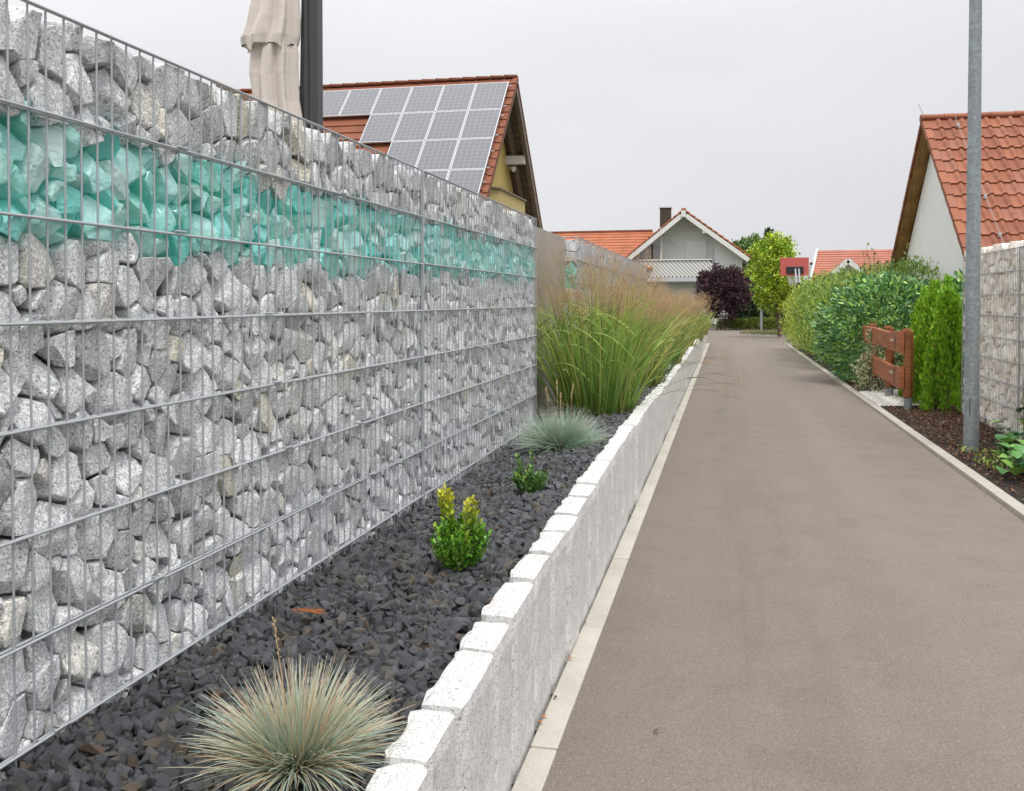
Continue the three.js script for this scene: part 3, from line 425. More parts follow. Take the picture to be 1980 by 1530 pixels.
function switchgrass(p, R, H, n, nf, label, seed, w = 1, dry = 0.12, leanX = 0, tan = 0) {
  const t = thing('switchgrass', label, 'ornamental grass', p.toArray(), 'tall ornamental grasses in the raised bed'), r = rng(seed), b = new Buf(), f = new Buf(), dd = new Buf();
  for (let i = 0; i < n; i++) {
    const az = r() * 6.283, rr = Math.sqrt(r()), o = p.clone().add(V(Math.cos(az) * rr * R * 0.42, 0, Math.sin(az) * rr * R * 0.42)), out = lerp(0.05, 0.55, rr * r() + 0.1 * r()), dir = V(Math.cos(az) * out + (r() - 0.5) * 0.2 + leanX, 1, Math.sin(az) * out + (r() - 0.5) * 0.2), k = lerp(0.8, 1.2, r()) * (tan ? 1 : 1.2), y = r();
    const c = y < 0.14 + tan ? [[0.28 * k, 0.32 * k, 0.06 * k], [0.66 * k, 0.58 * k, 0.19 * k]] : y < 0.62 ? [[0.15 * k, 0.27 * k, 0.04 * k], [0.46 * k, 0.57 * k, 0.12 * k]] : [[0.09 * k, 0.20 * k, 0.035 * k], [0.28 * k, 0.46 * k, 0.09 * k]];
    bladeAt(b, o, dir, H * lerp(0.38, 1.08, r()), 0.0105 * w * lerp(0.6, 1.1, r()), lerp(0.25, 2.6, r() * r()), c, 8);
    if (i % 3 === 0) { const h = H * lerp(0.25, 0.7, r()), q = o.clone().addScaledVector(dir.clone().normalize(), h), a2 = r() * 6.283; bladeAt(b, q, V(Math.cos(a2) * 0.8, 0.9, Math.sin(a2) * 0.8), H * lerp(0.25, 0.45, r()), 0.008 * w, lerp(0.8, 2.2, r()), c, 6); }
  }
  for (let i = 0; i < n * dry; i++) { const az = r() * 6.283, el = lerp(0.1, 0.9, r()), k = lerp(0.7, 1.1, r()); bladeAt(dd, p.clone().add(V((r() - 0.5) * R * 0.6, 0, (r() - 0.5) * R * 0.6)), V(Math.cos(az) * Math.cos(el), Math.sin(el), Math.sin(az) * Math.cos(el)), H * lerp(0.2, 0.42, r()), 0.006 * w, lerp(1, 2.4, r()), [[0.34 * k, 0.19 * k, 0.07 * k], [0.50 * k, 0.34 * k, 0.16 * k]], 6); }
  for (let i = 0; i < nf; i++) { const az = r() * 6.283, out = lerp(0.02, 0.42, r()), dir = V(Math.cos(az) * out + leanX, 1, Math.sin(az) * out).normalize(), h = H * lerp(0.6, 1.04, r()), o = p.clone().add(V(Math.cos(az) * R * 0.3 * r(), 0, Math.sin(az) * R * 0.3 * r())), e = o.clone().addScaledVector(dir, h); e.x += dir.x * 0.1; thin(f, o, e, 0.0026 * w, [0.22, 0.25, 0.07]); panicle(f, e, dir, lerp(0.2, 0.36, r()), r, 11, 0.0011 * w); }
  for (const [nm, bb] of [['blades', b], ['dry_blades', dd], ['flower_heads', f]]) if (bb.i.length) { const m = part(nm, bb.geo(), M.blade, t); m.userData = { kind: 'stuff' }; }
  return t;
}
{ const sp = [[-0.93, 7.05, 0.62, 1.0, 560, 120, 'green switchgrass clump with pinkish flower heads beside the steel panel', 1.3], [-1.02, 8.25, 0.6, 0.93, 300, 110, 'switchgrass clump leaning against the start of the further gabion', 1.15], [-0.86, 9.5, 0.62, 0.76, 280, 95, 'switchgrass clump spilling over the low granite wall mid bed', 1.2], [-0.98, 10.9, 0.62, 0.86, 280, 95, 'switchgrass clump of pink plumes before the further gabion', 1.35], [-0.84, 12.6, 0.62, 0.70, 280, 75, 'yellowing switchgrass clump overhanging the low wall', 1.5], [-0.9, 14.8, 0.66, 0.80, 280, 80, 'pink plumed switchgrass clump behind the yellowing clump', 1.75], [-0.86, 17.6, 0.7, 0.80, 340, 80, 'far switchgrass clump of reddish plumes along the low wall', 2], [-0.82, 21, 0.75, 0.76, 320, 75, 'switchgrass clump near the end of the low wall', 2.4], [-0.8, 25, 0.8, 0.68, 300, 60, 'last switchgrass clump at the street end of the bed', 2.8]];
  sp.forEach(([x, d, R, H, n, nf, label, w], i) => switchgrass(V(x, gravelY(x, d) - 0.01, -d), R, H, n, nf, label, 400 + i, w, i === 0 ? 0.2 : 0.45, i > 1 ? 0.04 : 0, i === 0 ? 0 : Math.min(0.42, 0.1 + 0.06 * i))); }
{ // culms that hang out over the path
  const t = thing('leaning_grass_stalks', 'thin grass stalks arching out over the asphalt path', 'grass', [-0.7, 0.45, -7.1]), b = new Buf(), r = rng(91);
  for (const [u, v, x, d] of [[1425, 742, -0.62, 7.2], [1392, 757, -0.7, 7.0], [1400, 722, -0.62, 7.6], [1384, 690, -0.6, 8.4], [1372, 700, -0.65, 8.8], [1345, 700, -0.65, 8.2]]) {
    const a = V(x, 0.46, -d), e = D(u, v, d - 0.35), mid = a.clone().lerp(e, 0.5).add(V(0, 0.12, 0)); let q = a; const cols = [0.26, 0.30, 0.07]; for (let k = 1; k <= 8; k++) { const s = k / 8, p = a.clone().multiplyScalar((1 - s) ** 2).addScaledVector(mid, 2 * s * (1 - s)).addScaledVector(e, s * s); thin(b, q, p, 0.0024, k > 4 ? [0.36, 0.24, 0.14] : cols); q = p; }
    const dir = e.clone().sub(mid).normalize(); panicle(b, e.clone().addScaledVector(dir, -0.12), dir, 0.26, r, 9, 0.0016); if (u % 2) bladeAt(b, mid.clone(), dir.clone().add(V(0, 0.25, 0)), 0.26, 0.007, 1.2, [[0.14, 0.24, 0.05], [0.36, 0.42, 0.12]], 6);
  }
  const m = part('stalks', b.geo(), M.blade, t); m.userData = { kind: 'stuff' };
}

// ---------------------------------------------------------------- leaves
function leafGeo(w, fold = 0.18, seg = 2, tipCurl = 0.15) { const b = new Buf(); const rows = []; for (let k = 0; k <= seg * 2; k++) { const t = k / (seg * 2), ww = w * Math.sin(Math.PI * Math.pow(t, 0.8)) * 0.5, z = -tipCurl * t * t; rows.push([b.v(-ww, t, z + fold * ww), b.v(0, t, z), b.v(ww, t, z + fold * ww)]); } for (let k = 0; k < rows.length - 1; k++) { const [a, m, c] = rows[k], [A, Mm, C] = rows[k + 1]; b.q(a, m, Mm, A); b.q(m, c, C, Mm); } const g = b.geo(); g.deleteAttribute('color'); return g; }
function sprayGeo(n, seed) { const r = rng(seed), b = new Buf(); for (let k = 0; k < n; k++) { const t = k / n, a = (k % 2 ? 1 : -1) * lerp(0.9, 0.25, t) + (r() - 0.5) * 0.3, y = t * 0.75, L = lerp(0.45, 0.25, t), dx = Math.sin(a), dy = Math.cos(a), z = (r() - 0.5) * 0.25, w = 0.075; const i = b.v(-dy * w, y + dx * w, 0), j = b.v(dy * w, y - dx * w, 0), e = b.v(dx * L + dy * w * 0.5, y + dy * L, z), f = b.v(dx * L - dy * w * 0.5, y + dy * L + 0.02, z + 0.02); b.q(i, j, e, f); } const g = b.geo(); g.deleteAttribute('color'); return g; }
const LEAF = { wide: leafGeo(0.55), narrow: leafGeo(0.3), laurel: leafGeo(0.36, 0.25, 2, 0.12), round: leafGeo(0.8), small: leafGeo(0.6, 0.1, 1), spray: [0, 1, 2].map(i => sprayGeo(11, 600 + i)) };
function foliage(name, parent, geo, mat, list) {                   // list: {p, d, s, c}
  const geos = Array.isArray(geo) ? geo : [geo], q = new THREE.Quaternion(), q2 = new THREE.Quaternion(), m = new THREE.Matrix4(), c = new THREE.Color(), w = parent.getWorldPosition(V());
  geos.forEach((g, gi) => { const l = list.filter((_, i) => i % geos.length === gi); const im = new THREE.InstancedMesh(g, mat, l.length); im.name = name; im.userData = { kind: 'stuff' };
    l.forEach((e, i) => { q.setFromUnitVectors(V(0, 1, 0), e.d.clone().normalize()); q2.setFromAxisAngle(V(0, 1, 0), e.roll ?? 0); q.multiply(q2); im.setMatrixAt(i, m.compose(e.p.clone().sub(w), q, V(e.s, e.s, e.s))); im.setColorAt(i, c.setRGB(...e.c)); }); parent.add(im); });
}
const gauss = r => (r() + r() + r() + r() - 2) * 0.9;
function crown(r, c, rad, clumps, perClump, clumpR, leaf, o = {}) {
  const list = [], [rx, ry, rz] = rad;
  for (let k = 0; k < clumps; k++) {
    const n = V(gauss(r), gauss(r) + (o.up ?? 0), gauss(r)).normalize(), lump = 0.78 + 0.45 * fbm(n.x * 1.7 + (o.seed ?? 0), n.y * 1.7, n.z * 1.7, 3) - (o.bumpy ? 0.12 * r() : 0), depth = lerp(o.inner ?? 0.6, 1, Math.pow(r(), 0.5)) * lump;
    const q = c.clone().add(V(n.x * rx * depth, n.y * ry * depth, n.z * rz * depth)), tone = lerp(0.75, 1.2, r()), out = V(n.x, n.y * 0.7, n.z);
    for (let i = 0; i < perClump; i++) { const p = q.clone().add(V(gauss(r), gauss(r) * (o.tall ?? 0.8), gauss(r)).multiplyScalar(clumpR)); if (p.y < (o.floor ?? 0.02)) continue; const d = out.clone().multiplyScalar(o.outward ?? 0.7).add(V(r() - 0.5, r() - 0.5 + (o.rise ?? 0.35), r() - 0.5).multiplyScalar(1.5)); const cc = o.color(r, tone, n, p); list.push({ p, d, s: leaf * lerp(0.65, 1.15, r()), c: cc, roll: r() * 6.3 }); }
  }
  return list;
}
const mixTone = (a, b, k) => (r, t) => { const w = Math.pow(r(), k ?? 1); return [0, 1, 2].map(i => lerp(a[i], b[i], w) * t); };
function limbs(p, top, r0, n, spread, r, k = 0.5) { const l = [rod(p, top, r0, r0 * 0.5, 8)]; for (let i = 0; i < n; i++) { const s = p.clone().lerp(top, lerp(k, 1, i / n)), a = r() * 6.3, e = s.clone().add(V(Math.cos(a) * spread, spread * lerp(0.6, 1.5, r()), Math.sin(a) * spread)); l.push(rod(s, e, r0 * 0.4, r0 * 0.1, 6)); } return merge(l); }

// boxwoods in the gravel
for (const [u, v, w, h, n, label, seed, sprigs, col] of [[890, 1096, 0.092, 0.20, 84, 'young boxwood bush with yellow shoots in the black gravel', 701, true, [[0.075, 0.23, 0.012], [0.22, 0.50, 0.035]]], [1026, 957, 0.075, 0.14, 46, 'smaller plain green boxwood bush in the gravel near the fescue mound', 702, false, [[0.065, 0.18, 0.025], [0.16, 0.38, 0.06]]]]) {
  const p0 = G(u, v, 0.40), p = V(p0.x, gravelY(p0.x, -p0.z) - 0.005, p0.z), t = thing('boxwood', label, 'shrub', p.toArray()), r = rng(seed), stems = [], list = [];
  const shoot = (e, yellow, k) => { const b = p.clone().add(V((e.x - p.x) * 0.3, 0, (e.z - p.z) * 0.3)); stems.push(rod(b, e, 0.0022, 0.001, 5)); const L = b.distanceTo(e), nn = Math.round(L / 0.0055); for (let i = 0; i < nn; i++) { const s = 0.18 + 0.85 * i / nn, q = b.clone().lerp(e, s), a = i * 2.4 + r(), up = lerp(0.4, 1.2, s); const y = yellow * clamp((s - 0.55) * 2.4, 0, 1), kk = lerp(0.8, 1.2, r()), w = Math.pow(r(), 1.2), g = [0, 1, 2].map(j => lerp(col[0][j], col[1][j], w) * kk), yy = [0.58, 0.56, 0.035]; list.push({ p: q, d: V(Math.cos(a), up, Math.sin(a)), s: (yellow > 0.5 ? 0.025 : 0.021) * lerp(0.7, 1.1, r()), c: g.map((z, j) => lerp(z, yy[j] * kk, y)), roll: r() * 6 }); } };
  for (let k = 0; k < n; k++) { const a = r() * 6.283, rr = Math.sqrt(r()) * w, top = h * lerp(0.45, 1.0, r()) * (1 - 0.35 * (rr / w) ** 2); shoot(p.clone().add(V(Math.cos(a) * rr * 1.05, top, Math.sin(a) * rr * 1.05)), r() < 0.12 ? 0.35 : 0, 1); }
  if (sprigs) { for (const [dx, dy, dz] of [[-0.05, 0.262, -0.01], [-0.066, 0.245, 0.01], [-0.034, 0.245, 0.02], [-0.056, 0.252, 0.03], [-0.04, 0.235, -0.02], [0.042, 0.235, 0.0], [0.03, 0.228, 0.02], [0.052, 0.222, -0.01]]) shoot(p.clone().add(V(dx, dy, dz)), 1, 1); } else for (const [dx, dy, dz] of [[-0.06, 0.165, 0], [0.0, 0.185, -0.02], [-0.055, 0.17, 0.02]]) shoot(p.clone().add(V(dx, dy, dz)), 0.1, 1);
  part('stems', merge(stems), M.stem, t); foliage('leaves', t, LEAF.wide, M.gloss, list);
}
// dry conifer sprig and fallen leaves
{ const p = G(585, 1190, 0.405), t = thing('dry_sprig', 'dry orange conifer sprig lying on black gravel', 'twig', p.toArray()), l = [], r = rng(12); for (let k = 0; k < 26; k++) { const s = p.clone().add(V(lerp(-0.035, 0.045, k / 26), 0.012, (r() - 0.5) * 0.01)), e = s.clone().add(V(0.02 + r() * 0.02, (r() - 0.3) * 0.012, (r() - 0.5) * 0.03)); l.push(rod(s, e, 0.0013, 0.0007, 4)); } part('needles', merge(l), M.dry, t); }
{ const r = rng(15); for (const [u, v, y] of [[1108, 1274, 0.008], [1058, 1383, 0.008], [1050, 1397, 0.008], [1130, 1204, 0.008], [1075, 1350, 0.008], [1275, 1412, 0.004], [1205, 997, 0.004], [1742, 839, 0.004], [1908, 958, 0.004], [1304, 856, 0.008], [1312, 815, 0.008], [1935, 982, 0.004]]) { const p = G(u, v, y + 0.004), g = leafGeo(0.5, 0.5, 2, 0.4); g.scale(0.022, 0.022, 0.022); g.rotateX(-Math.PI / 2 + 0.3); g.rotateY(r() * 6.3); g.translate(p.x, p.y, p.z); const m = part('fallen_leaf', g, r() > 0.4 ? M.dry : M.trunk, null); m.userData = { label: v > 900 && u < 1350 ? 'curled dry leaf fallen beside the concrete edging strip' : 'dry leaf scrap lying on the open asphalt', category: 'leaf', group: v > 900 && u < 1350 ? 'leaf litter at the edging strip' : 'leaf scraps on asphalt' }; } }

// ---------------------------------------------------------------- right side planting
function thuja(x, d, h, R, seed, label) {
  const p = V(x, 0.01, -d), t = thing('thuja', label, 'conifer', p.toArray(), 'clipped conifers by the fence'), r = rng(seed), list = []; part('trunk', rod(p, p.clone().add(V(0, h * 0.85, 0)), 0.014, 0.006, 7), M.stem, t);
  const plumes = 33; for (let k = 0; k < plumes; k++) { const a = k / plumes * 6.283 * 2 + r() * 0.5, lv = k % 3, y0 = h * [-0.02, 0.18, 0.42][lv] + r() * 0.06 * lv, y1 = Math.min(h * lerp(0.86, 1.04, r()), y0 + h * lerp(0.42, 0.66, r())), rr = R * [0.92, 0.78, 0.45][lv];
    for (let i = 0; i < 330; i++) { const s = Math.pow(r(), 0.85), y = lerp(y0, y1, s), env = R * (1.04 - 0.95 * Math.pow(y / h, 2.3)), q = V(x + Math.cos(a) * Math.min(rr, env) * (0.95 - 0.35 * s) + gauss(r) * 0.040 * (1.25 - 0.9 * s), y, -d + Math.sin(a) * Math.min(rr, env) * (0.95 - 0.35 * s) + gauss(r) * 0.040 * (1.25 - 0.9 * s)); const o = V(q.x - x, 0, q.z + d).normalize(), tt = lerp(0.7, 1.2, r()), w = r(); list.push({ p: q, d: o.multiplyScalar(0.75).add(V(gauss(r) * 0.5, 0.95, gauss(r) * 0.5)), s: lerp(0.032, 0.06, r()), c: w > 0.99 ? [0.3, 0.2, 0.06] : [lerp(0.17, 0.44, w) * tt, lerp(0.38, 0.70, w) * tt, lerp(0.012, 0.03, w) * tt], roll: r() * 6.3 }); } }
  for (let i = 0; i < 520; i++) { const y = lerp(h * 0.6, h * 1.03, Math.pow(r(), 1.1)), e = R * 0.9 * Math.max(0, 1 - Math.pow(y / (1.06 * h), 2.2)) + 0.02; list.push({ p: V(x + gauss(r) * e * 0.8, y, -d + gauss(r) * e * 0.8), d: V(gauss(r) * 0.5, 1, gauss(r) * 0.5), s: lerp(0.032, 0.055, r()), c: [0.28, 0.55, 0.03], roll: r() * 6.3 }); }
  foliage('foliage', t, LEAF.spray, M.matteLeaf, list);
}
thuja(2.40, 11.32, 1.46, 0.30, 801, 'bright green thuja column against the end of the pale gabion');
thuja(2.38, 11.95, 1.42, 0.30, 802, 'bright green thuja column in the middle of the three');
thuja(2.40, 12.6, 1.36, 0.30, 803, 'bright green thuja column next to the wooden fence');

function shrub(name, label, cat, c, rad, clumps, per, clumpR, leaf, geo, mat, color, seed, o = {}) {
  const p = V(c[0], 0.01, -c[1]), t = thing(name, label, cat, p.toArray(), o.group), r = rng(seed), l = [], mid = V(c[0], o.cy ?? rad[1], -c[1]);
  for (let k = 0; k < 9; k++) { const a = r() * 6.3; l.push(rod(p.clone().add(V((r() - 0.5) * rad[0] * 0.5, 0, (r() - 0.5) * rad[2] * 0.5)), mid.clone().add(V(Math.cos(a) * rad[0] * 0.6, rad[1] * lerp(-0.2, 0.75, r()), Math.sin(a) * rad[2] * 0.6)), 0.018, 0.006, 6)); }
  part('branches', merge(l), M.stem, t); const list = crown(r, mid, rad, clumps, per, clumpR, leaf, { color, floor: 0.03, seed: seed % 17, ...o }); if (o.extra) list.push(...o.extra(r)); foliage('leaves', t, geo, mat, list); return t;
}
const laurelTone = (r, t, n, p) => { const w = r(); return w > 0.78 ? [0.44 * t, 0.64 * t, 0.13 * t] : w > 0.4 ? [0.19 * t, 0.40 * t, 0.12 * t] : [0.085 * t, 0.22 * t, 0.08 * t]; };
shrub('cherry_laurel', 'dark glossy cherry laurel bush bulging over the kerb by the wooden fence', 'shrub', [2.46, 15.4], [1.02, 0.86, 1.5], 760, 18, 0.10, 0.094, LEAF.laurel, M.gloss, laurelTone, 811, { outward: 0.9, rise: 0.12, inner: 0.72, cy: 0.74 });
shrub('cherry_laurel', 'glossy cherry laurel bush behind the thujas below the white gable', 'shrub', [3.75, 15.3], [0.95, 0.86, 1.4], 480, 18, 0.10, 0.094, LEAF.laurel, M.gloss, laurelTone, 812, { outward: 0.9, rise: 0.15, inner: 0.75, cy: 0.78 });
const privet = (r, t) => { const w = r(); return w > 0.55 ? [0.60 * t, 0.62 * t, 0.08 * t] : [0.28 * t, 0.42 * t, 0.06 * t]; }, privet2 = (r, t) => { const w = r(); return w > 0.6 ? [0.46 * t, 0.56 * t, 0.10 * t] : [0.19 * t, 0.34 * t, 0.065 * t]; };
[[2.32, 18.4, 0.85, 0.92, 1.1, 'feathery light green hedge shrub next to the cherry laurel', privet2], [2.28, 20.3, 0.85, 0.95, 1.2, 'feathery hedge shrub second along from the cherry laurel', privet2], [2.2, 22.4, 0.8, 0.92, 1.2, 'yellow green hedge shrub along the kerb, third from the cherry laurel', privet], [2.14, 24.6, 0.75, 0.82, 1.2, 'yellowish hedge shrub at the street end of the kerb', privet], [3.5, 19.4, 0.8, 1.05, 1.2, 'taller loose green shrub behind the feathery hedge', privet2], [3.4, 22, 0.8, 1.05, 1.2, 'tall green shrub behind the yellow green hedge', privet2]].forEach(([x, d, rx, ry, rz, label, col], i) =>
  shrub('hedge_shrub', label, 'shrub', [x, d], [rx, ry, rz], 480, 18, 0.14, 0.072, LEAF.narrow, M.leaf, col, 820 + i, { outward: 0.5, rise: 0.6, inner: 0.7, group: 'loose hedge along the kerb', cy: ry * 0.95 }));
// tall thin shoots over the hedge
{ const t = thing('climbing_shrub', 'loose tall shoots rising beside the garage soffit and red roof', 'shrub', [3.4, 0.01, -18]), r = rng(845), l = [], list = []; for (let k = 0; k < 46; k++) { const x = k < 40 ? lerp(2.3, 3.2, r()) : lerp(3.2, 3.7, r()), d = lerp(17.2, 18.6, r()), h = lerp(1.6, 2.0, r()) * (k < 7 ? 1.16 : 1) * (x > 3.2 ? 0.92 : 1), e = V(x + (r() - 0.5) * 0.3, h, -d), b = V(lerp(x, 3.4, 0.3), 0, -d); l.push(rod(b, e, 0.006, 0.002, 5)); for (let i = 0; i < 44; i++) { const s = lerp(0.35, 1, r()), q = b.clone().lerp(e, s).add(V(gauss(r) * 0.04, 0, gauss(r) * 0.04)), tt = lerp(0.8, 1.2, r()), w = r(); list.push({ p: q, d: V(r() - 0.5, 0.5, r() - 0.5), s: 0.06 * lerp(0.6, 1.1, r()), c: w > 0.7 ? [0.30 * tt, 0.36 * tt, 0.06 * tt] : [0.10 * tt, 0.21 * tt, 0.05 * tt], roll: r() * 6 }); } } part('branches', merge(l), M.stem, t); foliage('leaves', t, LEAF.wide, M.leaf, list); }
// variegated euonymus at the fence
const varieg = (r, t) => r() > 0.42 ? [0.56 * t, 0.55 * t, 0.33 * t] : [0.13 * t, 0.21 * t, 0.08 * t];
shrub('euonymus', 'low cream variegated bush spreading under the wooden fence', 'shrub', [2.02, 13.6], [0.34, 0.27, 0.55], 130, 14, 0.06, 0.042, LEAF.wide, M.matteLeaf, varieg, 851, { cy: 0.25, inner: 0.5, extra: r => { const l = []; for (let k = 0; k < 420; k++) { const y = lerp(0.25, 0.86, Math.pow(r(), 1.2)), t = lerp(0.8, 1.15, r()); l.push({ p: V(1.9 + gauss(r) * 0.05, y, -13.55 + gauss(r) * 0.13), d: V(r() - 0.7, r() * 0.7, r() - 0.5), s: 0.04 * lerp(0.7, 1.1, r()), c: varieg(r, t), roll: r() * 6 }); } for (let k = 0; k < 500; k++) { const t = lerp(0.8, 1.15, r()); l.push({ p: V(2.0 + gauss(r) * 0.07, 0.62 + gauss(r) * 0.07, -13.25 + gauss(r) * 0.25), d: V(r() - 0.5, r() * 0.7, r() - 0.5), s: 0.04, c: varieg(r, t), roll: r() * 6 }); } return l; } });
shrub('euonymus', 'cream variegated bush behind the wooden fence posts', 'shrub', [2.3, 12.95], [0.26, 0.36, 0.45], 110, 14, 0.06, 0.042, LEAF.wide, M.matteLeaf, (r, t) => r() > 0.55 ? [0.42 * t, 0.46 * t, 0.24 * t] : [0.08 * t, 0.16 * t, 0.05 * t], 852, { cy: 0.34, inner: 0.5 });
// ivy-like plant with large leaves at the foot of the pale gabion
{ const t = thing('leafy_vine', 'broad leaved green vine creeping at the foot of the pale gabion', 'vine', [2.2, 0.02, -7.6]), r = rng(861), l = [], small = []; const shapes = [0, 1, 2].map(i => { const g = leafGeo(0.85 + 0.1 * i, 0.3, 3, 0.25 + 0.1 * i); return g; }), tones = [[0.06, 0.20, 0.055], [0.10, 0.28, 0.06], [0.05, 0.15, 0.05], [0.22, 0.40, 0.08]].map(c => phy({ color: rgb(...c), roughness: 0.4, transmission: 0.2 }));
  for (let k = 0; k < 14; k++) { const a = V(lerp(2.1, 2.42, r()), 0.02, -lerp(7.0, 7.9, r())), e = a.clone().add(V((r() - 0.65) * 0.4, lerp(0.12, 0.75, r() * r()), (r() - 0.6) * 0.5)); l.push(rod(a, e, 0.004, 0.002, 5)); }
  part('stems', merge(l), M.stem, t);
  for (let k = 0; k < 210; k++) { const z = -lerp(6.9, 8.2, r()), edge = lerp(1.86, 2.1, clamp((-z - 7) / 1.1, 0, 1)), x = lerp(edge, 2.42, r()), h = lerp(0.03, 0.20 + 0.30 * Math.pow((x - 1.9) / 0.5, 2), r()), m = new THREE.Mesh(shapes[k % 3], tones[Math.floor(r() * 4)]); m.name = 'leaf'; m.position.set(x - 2.2, h, z + 7.6); m.rotation.set(-0.9 + (r() - 0.5) * 1.2, r() * 6.3, (r() - 0.5) * 0.8, 'YXZ'); m.scale.setScalar(lerp(0.06, 0.135, r())); t.add(m); }
  for (let k = 0; k < 420; k++) { const z = -lerp(7.0, 8.2, r()), w = r(); small.push({ p: V(2.44 - 0.12 * r() * r(), lerp(0.1, 0.95, r() * r()), z + 0.25 * (0)), d: V(-0.7 + (r() - 0.5), r(), r() - 0.5), s: 0.035 * lerp(0.7, 1.2, r()), c: w > 0.4 ? [0.32, 0.40, 0.11] : [0.14, 0.28, 0.07], roll: r() * 6 }); }
  for (let k = 0; k < 130; k++) { const x = lerp(1.82, 2.05, r()), z = -lerp(7.3, 8.3, r()); small.push({ p: V(x, 0.045 + 0.03 * r(), z), d: V(r() - 0.5, 0.5, r() - 0.5), s: 0.03, c: [0.30, 0.40, 0.08], roll: r() * 6 }); }
  foliage('small_leaves', t, LEAF.wide, M.leaf, small); }

// ---------------------------------------------------------------- lamp post and wooden fence
{ const p = G(1878, 872, 0.02), t = thing('lamp_post', 'galvanised steel lamp post standing in the bark mulch', 'lamp post', [p.x, 0, p.z]), g = new THREE.CylinderGeometry(0.041, 0.060, 5.6, 28, 6); const uv = g.attributes.uv; for (let i = 0; i < uv.count; i++) uv.setXY(i, uv.getX(i) * 0.4, uv.getY(i) * 5.6); g.translate(p.x, 2.78, p.z); part('pole', g, M.zinc, t);
  const dir = V(-p.x, 0, -p.z).normalize(), q = p.clone().addScaledVector(dir, 0.0575); part('door_seam', bar(V(q.x - 0.012, 0.30, q.z), V(q.x - 0.0125, 0.46, q.z), 0.003, 0.004), M.black, t); }
{ const t = thing('wooden_fence', 'short reddish brown wooden fence of two wavy planks on posts', 'fence', [2.02, 0, -12.9]), r = rng(871);
  const plank = (y0, y1, sag, seed) => { const s = new THREE.Shape(), N = 24, a = 11.42, b = 14.38, top = [], bot = []; for (let i = 0; i <= N; i++) { const d = lerp(a, b, i / N), k = i / N; top.push([-d, y1 + 0.018 * Math.sin(k * 7 + seed) * (1 - k) + 0.02 * (fbm(k * 5, seed, 1, 2) - 0.5)]); bot.push([-d, y0 + sag * Math.sin(k * Math.PI * 1.05) * 0.6 + 0.03 * (fbm(k * 4, seed + 5, 2, 2) - 0.5) - 0.0]); } s.moveTo(...top[0]); for (const q of top.slice(1)) s.lineTo(...q); for (const q of bot.reverse()) s.lineTo(...q); const g = new THREE.ExtrudeGeometry(s, { depth: 0.042, bevelEnabled: true, bevelThickness: 0.006, bevelSize: 0.006, bevelSegments: 2 }); g.rotateY(-Math.PI / 2); g.translate(1.955, 0, 0); return wuv(g); };
  part('plank', plank(0.665, 0.885, 0.03, 2), M.fenceWood, t); part('plank', plank(0.265, 0.495, 0.03, 9), M.fenceWood, t);
  for (const d of [11.47, 12.74, 14.0]) { for (const [x0, x1, dz] of [[1.965, 2.03, 0], [2.05, 2.09, 0.16]]) { const po = part('post', box(x0, x1, 0.15, 0.905, -(d + dz) + 0.045, -(d + dz) - 0.045, 0.012), M.postWood, t); part('metal_foot', box(x0 + 0.008, x1 - 0.008, -0.02, 0.152, -(d + dz) + 0.037, -(d + dz) - 0.037, 0.002), M.zinc, po); } const cap = new THREE.CylinderGeometry(0.045, 0.05, 0.03, 18); cap.translate(1.995, 0.918, -d); part('post_cap', cap, M.fenceWood, t); }
  part('name_plate', box(1.893, 1.899, 0.775, 0.80, -11.72, -11.93, 0.002), M.plaque, t); part('name_plate', box(1.893, 1.899, 0.40, 0.425, -11.75, -11.98, 0.002), M.plaque, t);
  part('batten', box(1.890, 1.899, 0.69, 0.87, -11.665, -11.685, 0.002), M.taupe, t); part('batten', box(1.890, 1.899, 0.29, 0.48, -11.70, -11.72, 0.002), M.taupe, t); part('knob', rod(V(1.885, 0.80, -12.45), V(1.905, 0.80, -12.52), 0.012, 0.012, 8), M.taupe, t);
}

